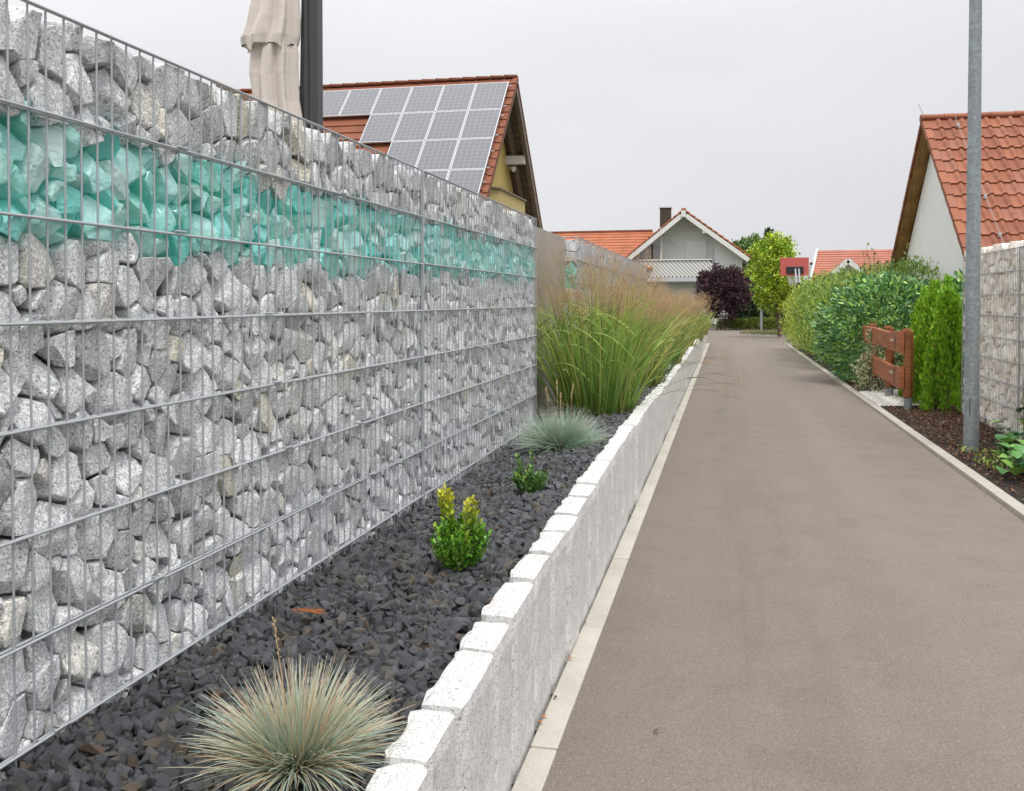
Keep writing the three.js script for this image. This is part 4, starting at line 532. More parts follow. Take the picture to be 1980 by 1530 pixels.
// ---------------------------------------------------------------- folded parasol behind the gabion
{ const d = 5.12, top = D(600, -120, d), px = D(605, 200, d).x, t = thing('parasol', 'folded cream parasol on a dark grey post behind the gabion', 'parasol', [px, 0, -d]);
  const post = box(px - 0.038, px + 0.046, 0.0, top.y + 0.3, -d - 0.04, -d + 0.04, 0.006); part('post', post, M.anthracite, t);
  part('post_channel', box(px - 0.012, px - 0.004, 0.02, top.y + 0.3, -d + 0.041, -d + 0.044), M.black, t);
  part('strut', bar(D(586, 240, d + 0.02), D(592, -110, d + 0.02), 0.045, 0.03, 0.004), M.anthracite, t);
  const cyl = (rows, name, c0) => { const b = new Buf(), NS = 120, NV = rows.length * 6 - 5; for (let j = 0; j < NV; j++) { const k = j / 6, i0 = Math.min(rows.length - 2, Math.floor(k)), f = sm(k - i0), A = rows[i0], B = rows[i0 + 1], v = lerp(A[0], B[0], f), l = lerp(A[1], B[1], f), rt = lerp(A[2], B[2], f), amp = lerp(A[3], B[3], f), o = D((l + rt) / 2, v, d), e = D(rt, v, d), R = Math.abs(e.x - o.x);
      for (let i = 0; i <= NS; i++) { const a = i / NS * 6.28318, y = j / NV, fold = Math.sin(a * 8 + 1.1 * Math.sin(y * 2.2 + a) + 0.5) * 0.6 + Math.sin(a * 13 + 2 + y * 1.4) * 0.28 + 0.35 * Math.sin(a * 3 + 1), rr = R * (1 - amp * 0.5 + amp * 0.5 * fold); b.v(o.x + Math.cos(a) * rr, o.y + (j === NV - 1 ? 0.022 * Math.sin(a * 5 + 1) + 0.012 * Math.sin(a * 8) : 0), -d + 0.03 + Math.sin(a) * rr * 0.8, [1, 1, 1], a * 0.12, y); } }
    for (let j = 0; j < NV - 1; j++) for (let i = 0; i < NS; i++) { const q = j * (NS + 1) + i; b.q(q, q + 1, q + NS + 2, q + NS + 1); } return part(name, b.geo(), M.cloth, t); };
  cyl([[-90, 508, 572, 0.3], [0, 493, 583, 0.34], [45, 482, 585, 0.36], [78, 470, 584, 0.34], [96, 474, 580, 0.30]], 'upper_canopy');
  cyl([[60, 505, 575, 0.3], [110, 490, 582, 0.42], [150, 487, 581, 0.42], [200, 492, 583, 0.46], [250, 497, 592, 0.5], [330, 505, 590, 0.5]], 'lower_canopy');
}

// ---------------------------------------------------------------- houses
function roofPlane(eave0, eave1, ridge0, ridge1, rows, mat, parent, name = 'tile_course', wave = 0) { // overlapping courses from eaves to ridge
  const n = eave1.clone().sub(eave0).cross(ridge0.clone().sub(eave0)).normalize(); if (n.y < 0) n.negate(); const mats = Array.isArray(mat) ? mat : [mat];
  for (let k = 0; k < rows; k++) { const a = k / rows, b = (k + 1.12) / rows, A = eave0.clone().lerp(ridge0, a).addScaledVector(n, 0.035), B = eave1.clone().lerp(ridge1, a).addScaledVector(n, 0.035), C = eave1.clone().lerp(ridge1, Math.min(1, b)).addScaledVector(n, 0.0), E = eave0.clone().lerp(ridge0, Math.min(1, b)); part(name, slab([A, B, C, E], n, 0.03), mats[k % mats.length], parent); }
  return n;
}
// garage with red tiled roof on the right
{ const Zr = 19.25, ridge = D(1783, 232, Zr), t = thing('garage', 'white garage with a steep orange tiled roof and brown soffit behind the pale gabion', 'building', [ridge.x, 0, -Zr]);
  const al = 38 * Math.PI / 180, x0 = ridge.x, x1 = x0 + 4.4, run = 4.55, sl = s => [ridge.y - Math.sin(al) * s, -Zr + Math.cos(al) * s]; const tw = 0.205, ex = 0.383, cols = 20, rows = 12;
  // one tile: a flat pan with a roll, 26 mm proud at its lower edge
  const b = new Buf(), prof = []; for (let i = 0; i <= 12; i++) { const k = i / 12; prof.push([k * (tw + 0.012), k < 0.5 ? 0.006 * Math.sin(k * 2 * Math.PI) : 0.042 * Math.sin((k - 0.5) * 2 * Math.PI)]); }
  const L = ex + 0.05, th = 0.017; for (const [s, lift] of [[0, 0], [L, 0.030]]) for (const [x, h] of prof) { b.v(x, h + lift, s); b.v(x, h + lift - th, s); }
  const m = 26, Q = (i, j) => j * m + i; for (let i = 0; i < 12; i++) { b.q(Q(i * 2, 0), Q(i * 2, 1), Q(i * 2 + 2, 1), Q(i * 2 + 2, 0)); b.q(Q(i * 2 + 1, 0), Q(i * 2 + 3, 0), Q(i * 2 + 3, 1), Q(i * 2 + 1, 1)); }
  let tile = b.geo(); // front lip has its own vertices so its edge stays sharp
  { const f = new Buf(); for (const [x, h] of prof) { f.v(x, h + 0.03, L + 0.0005); f.v(x, h + 0.03 - th, L + 0.0005); } for (let i = 0; i < 12; i++) f.q(i * 2, i * 2 + 1, i * 2 + 3, i * 2 + 2); tile = mergeGeometries([tile, f.geo()]); }
  tile.deleteAttribute('color'); tile = wuv(tile);
  const r = rng(901), roof = groupPart('roof', t); roof.position.set(0, ridge.y, 0);
  for (let k = 0; k < rows; k++) for (let c = 0; c < cols; c++) { const me = new THREE.Mesh(tile, M.clay[Math.floor(r() * 4)]); me.name = 'roof_tile'; const s = 0.02 + k * ex; me.position.set(0.10 + c * tw, -Math.sin(al) * s + 0.02 + (r() - 0.5) * 0.006, Math.cos(al) * s); me.rotation.set(al + (r() - 0.5) * 0.01, (r() - 0.5) * 0.008, 0); roof.add(me); }
  const [ye, ze] = sl(run), nF = V(0, Math.cos(al), Math.sin(al)), nB = V(0, Math.cos(al), -Math.sin(al)), yb = ye, zb = -Zr - Math.cos(al) * run;
  part('roof_deck', slab([V(x0 + 0.05, ye - 0.03, ze), V(x1, ye - 0.03, ze), V(x1, ridge.y - 0.03, -Zr), V(x0 + 0.05, ridge.y - 0.03, -Zr)], nF, 0.05), M.soffit, t);
  part('rear_roof', slab([V(x0 + 0.02, yb + 0.03, zb), V(x0 + 0.02, ridge.y + 0.03, -Zr), V(x1, ridge.y + 0.03, -Zr), V(x1, yb + 0.03, zb)], nB, 0.05), M.clay[0], t);
  for (let k = 0; k < 4; k++) { const xa = x0 + 0.03 + k * 0.058; part('soffit_board', slab([V(xa, yb - 0.025, zb), V(xa, ridge.y - 0.09 , -Zr - 0.04), V(xa + 0.054, ridge.y - 0.09, -Zr - 0.04), V(xa + 0.054, yb - 0.025, zb)], nB, 0.02), M.soffit, t); part('soffit_board', slab([V(xa, ye - 0.085, ze), V(xa + 0.054, ye - 0.085, ze), V(xa + 0.054, ridge.y - 0.09, -Zr + 0.04), V(xa, ridge.y - 0.09, -Zr + 0.04)], nF, 0.02), M.soffit, t); }
  for (let k = 0; k < rows; k++) { const s = k * ex, [y, z] = sl(s), [y2, z2] = sl(s + ex + 0.04); part('verge_tile', slab([V(x0 - 0.015, y2 + 0.055, z2), V(x0 + 0.115, y2 + 0.055, z2), V(x0 + 0.115, y + 0.03, z), V(x0 - 0.015, y + 0.03, z)], nF, 0.10), M.clay[k % 4], t); const yB = ridge.y - Math.sin(al) * s, zB = -Zr - Math.cos(al) * s; part('verge_tile', slab([V(x0 - 0.015, yB + 0.04, zB), V(x0 + 0.06, yB + 0.04, zB), V(x0 + 0.06, yB - Math.sin(al) * (ex + 0.03) + 0.06, zB - Math.cos(al) * (ex + 0.03)), V(x0 - 0.015, yB - Math.sin(al) * (ex + 0.03) + 0.06, zB - Math.cos(al) * (ex + 0.03))], nB, 0.07), M.clay[(k + 1) % 4], t); }
  for (let k = 0; k < 11; k++) { const g = new THREE.CylinderGeometry(0.105, 0.118, 0.43, 12, 1, false, 0, Math.PI); g.rotateZ(Math.PI / 2); g.rotateX(0); g.translate(x0 + 0.2 + k * 0.4, 0, 0); const q = new THREE.CylinderGeometry(0.105, 0.118, 0.43, 14); q.rotateZ(-Math.PI / 2); q.scale(1, 0.62, 1); q.translate(x0 + 0.19 + k * 0.4, ridge.y + 0.03, -Zr); part('ridge_tile', strip(q), M.clay[k % 4], t); }
  part('gable_wall', (() => { const xw = x0 + 0.255, pts = [V(xw, 0, ze - 0.5), V(xw, ye + 0.02 + 0.2, ze - 0.5), V(xw, ridge.y - 0.12, -Zr), V(xw, ye + 0.22, zb + 0.5), V(xw, 0, zb + 0.5)]; return slab(pts.reverse(), V(-1, 0, 0), 0.25); })(), M.whiteWall, t);
  part('front_wall', box(x0 + 0.51, x1 - 0.3, 0, ye + 0.1, ze - 0.75, ze - 0.5), M.whiteWall, t);
  part('lightning_rod', rod(V(x0 + 0.03, ridge.y + 0.08, -Zr), D(1776, 201, Zr), 0.006, 0.004, 6), M.zinc, t);
  for (const [u, v, w2, z2] of [[1836, 234, 1925, 478]]) { const a = V(x0 + 0.55, ridge.y + 0.12, -Zr), e = V(x0 + 0.55, sl(4.4)[0] + 0.13, sl(4.4)[1]); part('lightning_cable', rod(a, e, 0.005, 0.005, 5), M.zinc, t); for (const s of [0.45, 1.6, 2.9, 4.0]) { const [y, z] = sl(s); part('cable_clip', box(x0 + 0.53, x0 + 0.575, y + 0.07, y + 0.13, z - 0.02, z + 0.02), M.alu, t); } }
}
// yellow house with solar panels
{ const d = 27.4, rid = D(1001, 150, d), t = thing('house', 'yellow house with rows of solar panels on its brown tiled roof', 'house', [rid.x - 4, 0, -d]), al = 46 * Math.PI / 180, xr = rid.x, xl = xr - 9.2, run = 7.2;
  const S = (x, s, up = 0, back = 1) => V(x, rid.y - Math.sin(al) * s + Math.cos(al) * up, -d + back * (Math.cos(al) * s + Math.sin(al) * up)), nF = V(0, Math.cos(al), Math.sin(al)), nB = V(0, Math.cos(al), -Math.sin(al));
  const roof = groupPart('roof', t); roofPlane(S(xl, run), S(xr, run), S(xl, 0), S(xr, 0), 21, [M.clayDark, std({ map: rep(clayTex, 0.8), color: rgb(0.28, 0.095, 0.045), roughness: 0.8 })], roof);
  const nn = V(0, Math.cos(al), -Math.sin(al)); part('rear_slope', slab([S(xl, run, 0, -1), S(xl, 0, 0, -1), S(xr, 0, 0, -1), S(xr, run, 0, -1)], nn, 0.06), M.clayDark, t);
  for (let k = 0; k < 22; k++) part('ridge_tile', bar(V(xr - k * 0.42, rid.y + 0.03, -d), V(xr - k * 0.42 - 0.41, rid.y + 0.05, -d), 0.2, 0.09, 0.03), M.clayDark, t);
  for (let k = 0; k < 20; k++) part('verge_tile', slab([S(xr + 0.02, k * 0.35 + 0.37, 0.07), S(xr + 0.02, k * 0.35, 0.04), S(xr - 0.12, k * 0.35, 0.04), S(xr - 0.12, k * 0.35 + 0.37, 0.07)].reverse(), nF, 0.13), M.clayDark, t);
  const pw = 0.972, ph = 1.335, s0 = 0.415; const rowCols = [9, 4, 3, 3, 3]; rowCols.forEach((nc, k) => { for (let c = 0; c < nc; c++) { const xa = xr - 0.16 - (c + 1) * pw, xb = xa + pw - 0.018, sa = s0 + k * ph, sb = sa + ph - 0.022, pn = groupPart('solar_panel', t);
      part('panel_frame', slab([S(xa, sb, 0.15), S(xb, sb, 0.15), S(xb, sa, 0.15), S(xa, sa, 0.15)], nF, 0.045), M.alu, pn);
      const i = 0.022, b = new Buf(), q = [[S(xa + i, sb - i, 0.1525), 0, 0], [S(xb - i, sb - i, 0.1525), 1, 0], [S(xb - i, sa + i, 0.1525), 1, 1], [S(xa + i, sa + i, 0.1525), 0, 1]].map(([p, u, v]) => b.v(p.x, p.y, p.z, [1, 1, 1], u, v)); b.q(...q); const g = b.geo(); g.deleteAttribute('color'); part('cell_sheet', g, M.pv, pn); } });
  [0.55, 1.55, 2.0, 2.9, 3.6, 4.3, 4.9].forEach((s, k) => part('rail_end', bar(S(xr - 0.16, s, 0.11), S(xr - 0.08, s, 0.11), 0.03, 0.03), M.alu, t));
  const xw = xr - 0.72, over = slab; const eY = S(0, run).y;
  part('gable_wall', slab([V(xw, 0, -d + Math.cos(al) * run - 0.6), V(xw, 0, -d - Math.cos(al) * run + 0.6), V(xw, eY + 0.4, -d - Math.cos(al) * run + 0.6), V(xw, rid.y - 0.25, -d), V(xw, eY + 0.4, -d + Math.cos(al) * run - 0.6)], V(1, 0, 0), 0.3), M.yellowWall, t);
  part('front_wall', box(xl + 0.4, xw - 0.3, 0, eY + 0.3, -d + Math.cos(al) * run - 0.9, -d + Math.cos(al) * run - 0.6), M.yellowWall, t);
  for (let k = 0; k < 26; k++) { const s = k * 0.27 + 0.15; part('soffit_board', slab([S(xw + 0.02, s, -0.075, -1), S(xw + 0.02, s + 0.255, -0.075, -1), S(xr - 0.16, s + 0.255, -0.075, -1), S(xr - 0.16, s, -0.075, -1)].reverse(), nB, 0.02), M.taupe, t); }
  part('barge_board', slab([S(xr - 0.15, 0.1, -0.06, -1), S(xr - 0.02, 0.1, -0.06, -1), S(xr - 0.02, run, -0.06, -1), S(xr - 0.15, run, -0.06, -1)], nB, 0.24), M.taupe, t);
  part('barge_board', slab([S(xr - 0.02, 0.1, -0.08), S(xr - 0.1, 0.1, -0.08), S(xr - 0.1, run, -0.08), S(xr - 0.02, run, -0.08)], nF, 0.14), M.taupe, t);
  part('rafter', slab([S(xr - 0.55, 0.1, -0.1, -1), S(xr - 0.40, 0.1, -0.1, -1), S(xr - 0.40, run, -0.1, -1), S(xr - 0.55, run, -0.1, -1)], nB, 0.14), M.taupe, t);
  for (const s of [2.6, 5.6]) { const p = S(xw, s, -0.22, -1); part('purlin', box(xw - 0.1, xr - 0.12, p.y - 0.26, p.y, p.z - 0.09, p.z + 0.09, 0.01), M.whitePaint, t); }
  { const p = S(xw, 2.6, -0.22, -1); part('wall_lamp', rod(V(xr - 0.6, p.y - 0.36, p.z), V(xr - 0.45, p.y - 0.42, p.z + 0.1), 0.05, 0.09, 10), M.alu, t); }
  // window with roller shutter box in the gable, and the balcony
  const wz = -d + 1.1, wy = rid.y - 4.05; const wi = groupPart('window', t); part('window_frame', box(xw + 0.002, xw + 0.05, wy - 1.2, wy, wz - 0.42, wz + 0.42), M.whitePaint, wi); part('shutter_box', box(xw, xw + 0.17, wy, wy + 0.22, wz - 0.45, wz + 0.45, 0.03), M.alu, wi); part('pane', box(xw + 0.05, xw + 0.056, wy - 1.15, wy - 0.05, wz - 0.36, wz + 0.36), M.windowGlass, wi);
  const bt = D(970, 378, d).y; const bal = groupPart('balcony', t); const bz0 = -d + 2.6, bz1 = -d - 2.6, bx = xr - 0.18; const pp = [V(xw, bt, bz0), V(xw, bt, bz1), V(bx - 0.55, bt, bz1), V(bx, bt, bz1 + 0.7), V(bx, bt, bz0 - 1.1), V(bx - 0.75, bt, bz0)];
  part('parapet', slab([...pp].reverse(), V(0, 1, 0), 1.15), M.balcony, bal); part('coping', slab([...pp].reverse().map(p => V(p.x + (p.x > xw + 0.05 ? 0.05 : 0), bt + 0.05, p.z + Math.sign(p.z + d) * 0.05)), V(0, 1, 0), 0.048), M.taupe, bal);
  // side wing whose roof end shows left of the parasol
  const a = D(413, 153, 26), e = D(505, 196, 26), wing = groupPart('side_wing', t); part('wing_roof', slab([a, V(a.x, a.y, a.z - 4), V(e.x, e.y, e.z - 4), e].reverse(), V(-(e.y - a.y), e.x - a.x, 0).normalize(), 0.12), M.clayFar, wing); part('wing_gable', slab([a.clone().add(V(0.15, -0.2, -0.35)), e.clone().add(V(0.1, -0.2, -0.35)), V(e.x, 0, e.z - 0.35), V(a.x + 0.15, 0, a.z - 0.35)].reverse(), V(0, 0, 1), 0.3), M.darkBrick, wing); part('verge_board', bar(a.clone().add(V(0.1, -0.17, 0)), e.clone().add(V(0, -0.17, 0)), 0.06, 0.1), M.taupe, wing);
}
// white house with gable and balcony at the end of the street
{ const d = 50.8, A = D(1322, 404, d), R = D(1453, 497, d), L = D(1205, 500, d), t = thing('house', 'white gabled house with balcony and dark chimney across the street', 'house', [A.x, 0, -d - 4]);
  const nR = V(A.y - R.y, R.x - A.x, 0).normalize(), nL = V(-(A.y - L.y), A.x - L.x, 0).normalize(), back = p => V(p.x, p.y, p.z - 9), ext = (p, q, k) => p.clone().lerp(q, k);
  const roof = groupPart('roof', t); for (const [E, n, o] of [[R, nR, 1], [L, nL, -1]]) { const rows = 12; for (let k = 0; k < rows; k++) { const p = ext(E, A, k / rows).addScaledVector(n, 0.05), q = ext(E, A, (k + 1.1) / rows); const l = [p, back(p), back(q), q]; part('tile_course', slab(o > 0 ? l : l.reverse(), n, 0.06), M.clayFar, roof); } }
  for (const [E, n] of [[R, nR], [L, nL]]) { const o = V(0, 0, 0.12), p = A.clone().addScaledVector(n, -0.05).add(o), q = E.clone().addScaledVector(n, -0.05).add(o); part('barge_board', slab(E === R ? [p, q, q.clone().addScaledVector(n, -0.27), p.clone().addScaledVector(n, -0.27)].reverse() : [p, q, q.clone().addScaledVector(n, -0.27), p.clone().addScaledVector(n, -0.27)], V(0, 0, 1), 0.06), M.whitePaint, t); part('soffit', slab(E === R ? [p, q, back(q), back(p)] : [p, back(p), back(q), q], n, 0.04), M.whitePaint, t); }
  const cx = D(1382, 500, d).x, z1 = -d - 0.45, z2 = -d - 0.95, tri = (xa, xb, z, th) => { const top = x => (x < A.x ? lerp(L.y, A.y, (x - L.x) / (A.x - L.x)) : lerp(R.y, A.y, (x - R.x) / (A.x - R.x))) - 0.25; const pts = [V(xa, 0, z), V(xb, 0, z), V(xb, top(xb), z)]; if (xa < A.x && xb > A.x) pts.push(V(A.x, top(A.x), z)); pts.push(V(xa, top(xa), z)); return slab(pts, V(0, 0, 1), th); };
  part('ridge_cap', bar(V(A.x, A.y - 0.01, -d + 0.14), V(A.x, A.y - 0.01, -d - 9), 0.24, 0.12, 0.03), M.clayFar, t); part('apex_board', box(A.x - 0.12, A.x + 0.12, A.y - 0.42, A.y - 0.09, -d + 0.05, -d + 0.19), M.whitePaint, t);
  part('gable_wall', tri(cx, R.x - 0.45, z1, 0.25), M.greyWall, t); part('gable_wall', tri(L.x + 0.4, cx - 0.002, z2, 0.25), M.greyWall, t); part('return_wall', box(cx, cx + 0.2, 0, D(1382, 448, d).y - 0.3, z1 - 0.26, z2 + 0.003), M.greyWall, t);
  for (const [u, v] of [[1280, 446], [1363, 446], [1322, 412]]) { const p = D(u, v, d); part('purlin', box(p.x - 0.11, p.x + 0.11, p.y - 0.13, p.y + 0.13, -d - 2.1, -d + 0.1, 0.01), M.whitePaint, t); }
  { const p = D(1278.5, 460, d + 0.5), q = D(1278.5, 530, d + 0.5); part('balcony_post', rod(V(p.x, q.y, p.z), V(p.x, p.y + 0.3, p.z), 0.055, 0.055, 8), M.whitePaint, t); }
  { const a = D(1259, 472, d + 2), b = D(1287, 505, d + 2), w = groupPart('balcony_door', t); part('door_frame', box(a.x, b.x, b.y, a.y, z2 + 0.001, z2 + 0.06), M.whitePaint, w); part('pane', box(a.x + 0.2, b.x - 0.1, b.y, a.y - 0.08, z2 + 0.061, z2 + 0.07), M.curtain, w); part('door_gap', box(a.x + 0.09, a.x + 0.19, b.y, a.y - 0.08, z2 + 0.061, z2 + 0.07), M.black, w); }
  { const a = D(1328, 468, d + 2), b = D(1367, 505, d + 2), w = groupPart('shutter', t); part('shutter_frame', box(a.x, b.x, b.y, a.y, z2 + 0.001, z2 + 0.06), M.whitePaint, w); for (let k = 0; k < 7; k++) part('shutter_slat', box(a.x + 0.08, b.x - 0.08, lerp(b.y, a.y - 0.08, k / 7), lerp(b.y, a.y - 0.08, (k + 0.94) / 7), z2 + 0.061, z2 + 0.075, 0.005), M.whitePaint, w); }
  { const p = D(1303, 468, d + 2); part('wall_lamp', rod(V(p.x, p.y, z2 + 0.001), V(p.x, p.y, z2 + 0.12), 0.12, 0.1, 14), M.whitePaint, t); }
  { const a = D(1222, 502, d + 0.2), b = D(1377, 535, d + 0.2), bal = groupPart('balcony', t), z = -d - 0.2; part('handrail', box(a.x, b.x, a.y - 0.06, a.y, z - 0.06, z + 0.06, 0.01), M.whitePaint, bal); part('floor_beam', box(a.x, b.x + 0.05, b.y - 0.24, b.y - 0.03, z2 + 0.1, z + 0.05), M.curtain, bal); part('backing', box(a.x, b.x, b.y, a.y - 0.062, z - 0.05, z - 0.035), M.taupe, bal);
    const H = a.y - b.y - 0.07; for (let k = -3; k < 22; k++) { const xa = a.x + k * 0.205, s0 = Math.max(0, (a.x - xa) / H), s1 = Math.min(1, (b.x - xa) / H); if (s1 - s0 < 0.12) continue; part('balcony_slat', bar(V(xa + s0 * H, a.y - 0.065 - s0 * H, z - 0.015), V(xa + s1 * H, a.y - 0.065 - s1 * H, z - 0.015), 0.03, 0.115), M.whitePaint, bal); } }
  { const a = D(1276, 402, d + 3), b = D(1297, 450, d + 3); part('chimney', box(a.x, b.x, b.y - 0.6, a.y, -d - 3.6, -d - 3.0, 0.01), M.darkBrick, t); part('chimney_cap', box(a.x - 0.05, b.x + 0.05, a.y, a.y + 0.06, -d - 3.65, -d - 2.95), M.alu, t); }
  // long wing to the left
  const r0 = D(1060, 451, d + 4), r1 = D(1262, 447, d + 4), e0 = D(1050, 520, d), e1 = D(1262, 520, d), wing = groupPart('wing_roof', t); roofPlane(e0, e1, r0, r1, 13, [M.clayFar, std({ map: rep(clayTex, 0.4), color: rgb(0.46, 0.16, 0.08), roughness: 0.85 })], wing); part('ridge_cap', bar(r0.clone().add(V(0, 0.03, 0)), r1.clone().add(V(0, 0.03, 0)), 0.22, 0.12), M.clayDark, t); part('wing_wall', box(e0.x, e1.x, 0, e0.y, -d - 0.8, -d - 0.55), M.greyWall, t);
}
// red roofed house beyond the hedge
{ const d = 62, r0 = D(1582, 484, d + 4), r1 = D(1790, 481, d + 4), e0 = D(1568, 548, d), e1 = D(1800, 548, d), t = thing('house', 'distant house with pinkish red roof and small white gable behind the hedge', 'house', [(r0.x + r1.x) / 2, 0, -d - 3]);
  const rf = groupPart('roof', t); roofPlane(e0, e1, r0, r1, 14, M.clayPink, rf); part('verge_board', bar(e0.clone().add(V(-0.05, 0, 0)), r0.clone().add(V(-0.05, 0.02, 0)), 0.14, 0.22), M.alu, t); part('rear_slope', slab([r0, V(r0.x, e0.y, r0.z - 4), V(r1.x, e0.y, r1.z - 4), r1].reverse(), V(0, 0.8, -0.6), 0.1), M.clayPink, t);
  part('wall', box(e0.x + 0.5, e1.x, 0, e0.y + 0.3, -d - 8, -d - 0.5), M.greyWall, t); part('end_gable', slab([V(e0.x + 0.45, e0.y, -d - 0.4), V(r0.x + 0.35, r0.y - 0.3, r0.z), V(e0.x + 0.45, e0.y, -d - 8)].reverse(), V(-1, 0, 0), 0.2), M.greyWall, t);
  const a = D(1640, 503, d - 0.2), l = D(1609, 532, d - 0.2), q = D(1672, 532, d - 0.2), dm = groupPart('dormer', t); part('barge_board', bar(l, a, 0.16, 0.32), M.whitePaint, dm); part('barge_board', bar(a, q, 0.16, 0.32), M.whitePaint, dm); part('dormer_wall', slab([V(l.x, 2, a.z - 0.5), V(q.x, 2, a.z - 0.5), V(q.x, q.y, a.z - 0.5), V(a.x, a.y - 0.1, a.z - 0.5), V(l.x, l.y, a.z - 0.5)], V(0, 0, 1), 0.2), M.greyWall, dm); const bk = V(0, 0, -3.5), nl = V(-(a.y - l.y), a.x - l.x, 0).normalize(), nr = V(a.y - q.y, q.x - a.x, 0).normalize(); part('dormer_roof', slab([l, l.clone().add(bk), a.clone().add(bk), a].map(p => p.clone().addScaledVector(nl, 0.2)).reverse(), nl, 0.08), M.clayPink, dm); part('dormer_roof', slab([q, q.clone().add(bk), a.clone().add(bk), a].map(p => p.clone().addScaledVector(nr, 0.2)), nr, 0.08), M.clayPink, dm);
  const w = D(1640, 530, d - 0.2); part('window', box(w.x - 0.4, w.x + 0.4, w.y - 0.7, w.y + 0.35, a.z - 0.499, a.z - 0.45), M.whitePaint, dm); }
{ const d = 75, a = D(1566, 508, d), b = D(1592, 498, d), t = thing('house', 'dark roofed house far behind the basketball board', 'house', [a.x, 0, -d]); part('roof', slab([a, V(b.x + 5, a.y, a.z), V(b.x + 5, b.y, a.z - 4), V(b.x, b.y, a.z - 4)], V(0, 0.8, 0.6), 0.2), M.clayDark, t); part('wall', box(a.x + 0.5, b.x + 5, 0, a.y, a.z - 8, a.z - 0.5), M.greyWall, t); }

// ---------------------------------------------------------------- street end: island, trees, hoop, hedge
{ const s = new THREE.Shape(); s.absellipse(3.3, 35.6, 2.9, 1.9, 0, 6.2832); const pts = s.getPoints(60), kerb = new THREE.Group(); kerb.name = 'traffic_island'; kerb.userData = { kind: 'structure', label: 'planted traffic island with granite kerb in the street' }; scene.add(kerb);
  for (let k = 0; k < 60; k++) { const a = pts[k], b = pts[(k + 1) % 60]; if (a.distanceTo(b) < 0.01) continue; part('kerb_stone', bar(V(a.x, 0.03, -a.y), V(b.x, 0.03, -b.y), 0.12, 0.12, 0.01), M.concrete, kerb); }
  const g = new THREE.ShapeGeometry(s, 40); g.rotateX(-Math.PI / 2); g.translate(0, 0.05, 0); part('island_soil', g, M.lawn, kerb);
  const r = rng(920), b = new Buf(); for (let i = 0; i < 2600; i++) { const a = r() * 6.28, q = Math.sqrt(r()), x = 3.3 + Math.cos(a) * 2.8 * q, d = 35.6 + Math.sin(a) * 1.8 * q, k = lerp(0.7, 1.2, r()); bladeAt(b, V(x, 0.05, -d), V(gauss(r) * 0.5, 1, gauss(r) * 0.5), lerp(0.08, 0.28, r() * r()), 0.02, 0.6, [[0.12 * k, 0.17 * k, 0.04 * k], [0.34 * k, 0.32 * k, 0.12 * k]], 3); }
  const m = part('island_grass', b.geo(), M.blade, null); m.userData = { kind: 'stuff', label: 'dry grass growing on the traffic island' }; }
function tree(name, label, p, trunkH, r0, c, rad, clumps, per, clumpR, leaf, geo, mat, color, seed, o = {}) { const t = thing(name, label, 'tree', p.toArray()), r = rng(seed); part('trunk', limbs(p, V(c.x, c.y + rad[1] * 0.5, c.z), r0, 14, rad[0] * 0.6, r, trunkH / (c.y + rad[1] * 0.5)), M.trunk, t); foliage('crown', t, geo, mat, crown(r, c, rad, clumps, per, clumpR, leaf, { color, seed: seed % 13, ...o })); return t; }
{ const b = G(1508, 651, 0.05), c = D(1497, 524, -b.z), k = (a, q) => Math.abs(D(a, 500, -b.z).x - D(q, 500, -b.z).x); tree('linden_tree', 'small yellow green street tree standing on the traffic island', b, 0.9, 0.075, V(c.x, c.y - 0.02, c.z), [k(1446, 1544) / 2, 1.38, 0.9], 420, 30, 0.15, 0.085, LEAF.round, M.leaf, (r, t) => { const w = r(); return w > 0.6 ? [0.58 * t, 0.66 * t, 0.035 * t] : w > 0.2 ? [0.36 * t, 0.54 * t, 0.035 * t] : [0.18 * t, 0.34 * t, 0.03 * t]; }, 931, { inner: 0.35, bumpy: true, outward: 0.4, rise: 0.1 }); }
{ const b = G(1472, 644, 0.0), t = thing('sign_post', 'slim grey metal post at the edge of the traffic island', 'post', [b.x, 0, b.z]); part('pole', rod(b, V(b.x, 1.72, b.z), 0.05, 0.05, 12), M.zinc, t); part('cap', rod(V(b.x, 1.72, b.z), V(b.x - 0.03, 1.92, b.z), 0.035, 0.03, 10), M.whitePaint, t); }
const purple = (r, t) => { const w = r(); return w > 0.75 ? [0.13 * t, 0.045 * t, 0.06 * t] : [0.045 * t, 0.024 * t, 0.032 * t]; };
{ const d = 41.5, c = D(1398, 570, d); shrub('smoke_bush', 'large dark purple smoke bush at the street corner', 'shrub', [c.x, d], [1.15, 1.18, 0.9], 420, 26, 0.15, 0.10, LEAF.round, M.matteLeaf, purple, 941, { cy: 1.62, inner: 0.3, bumpy: true, extra: r => { const l = []; for (let k = 0; k < 44; k++) { const x = c.x + lerp(-1.15, 1.15, r()), z = -d + gauss(r) * 0.5, y0 = 1.75 + 0.5 * r(), h = lerp(0.3, 0.65, r()) * (1 - 0.25 * Math.abs(x - c.x)); for (let i = 0; i < 22; i++) { const s = r(), t = lerp(0.8, 1.3, r()); l.push({ p: V(x + gauss(r) * 0.06, y0 + h * s, z + gauss(r) * 0.06), d: V(r() - 0.5, 0.8, r() - 0.5), s: 0.13 * (1.1 - 0.5 * s), c: [0.12 * t, 0.045 * t, 0.06 * t], roll: r() * 6 }); } } return l; } }); }
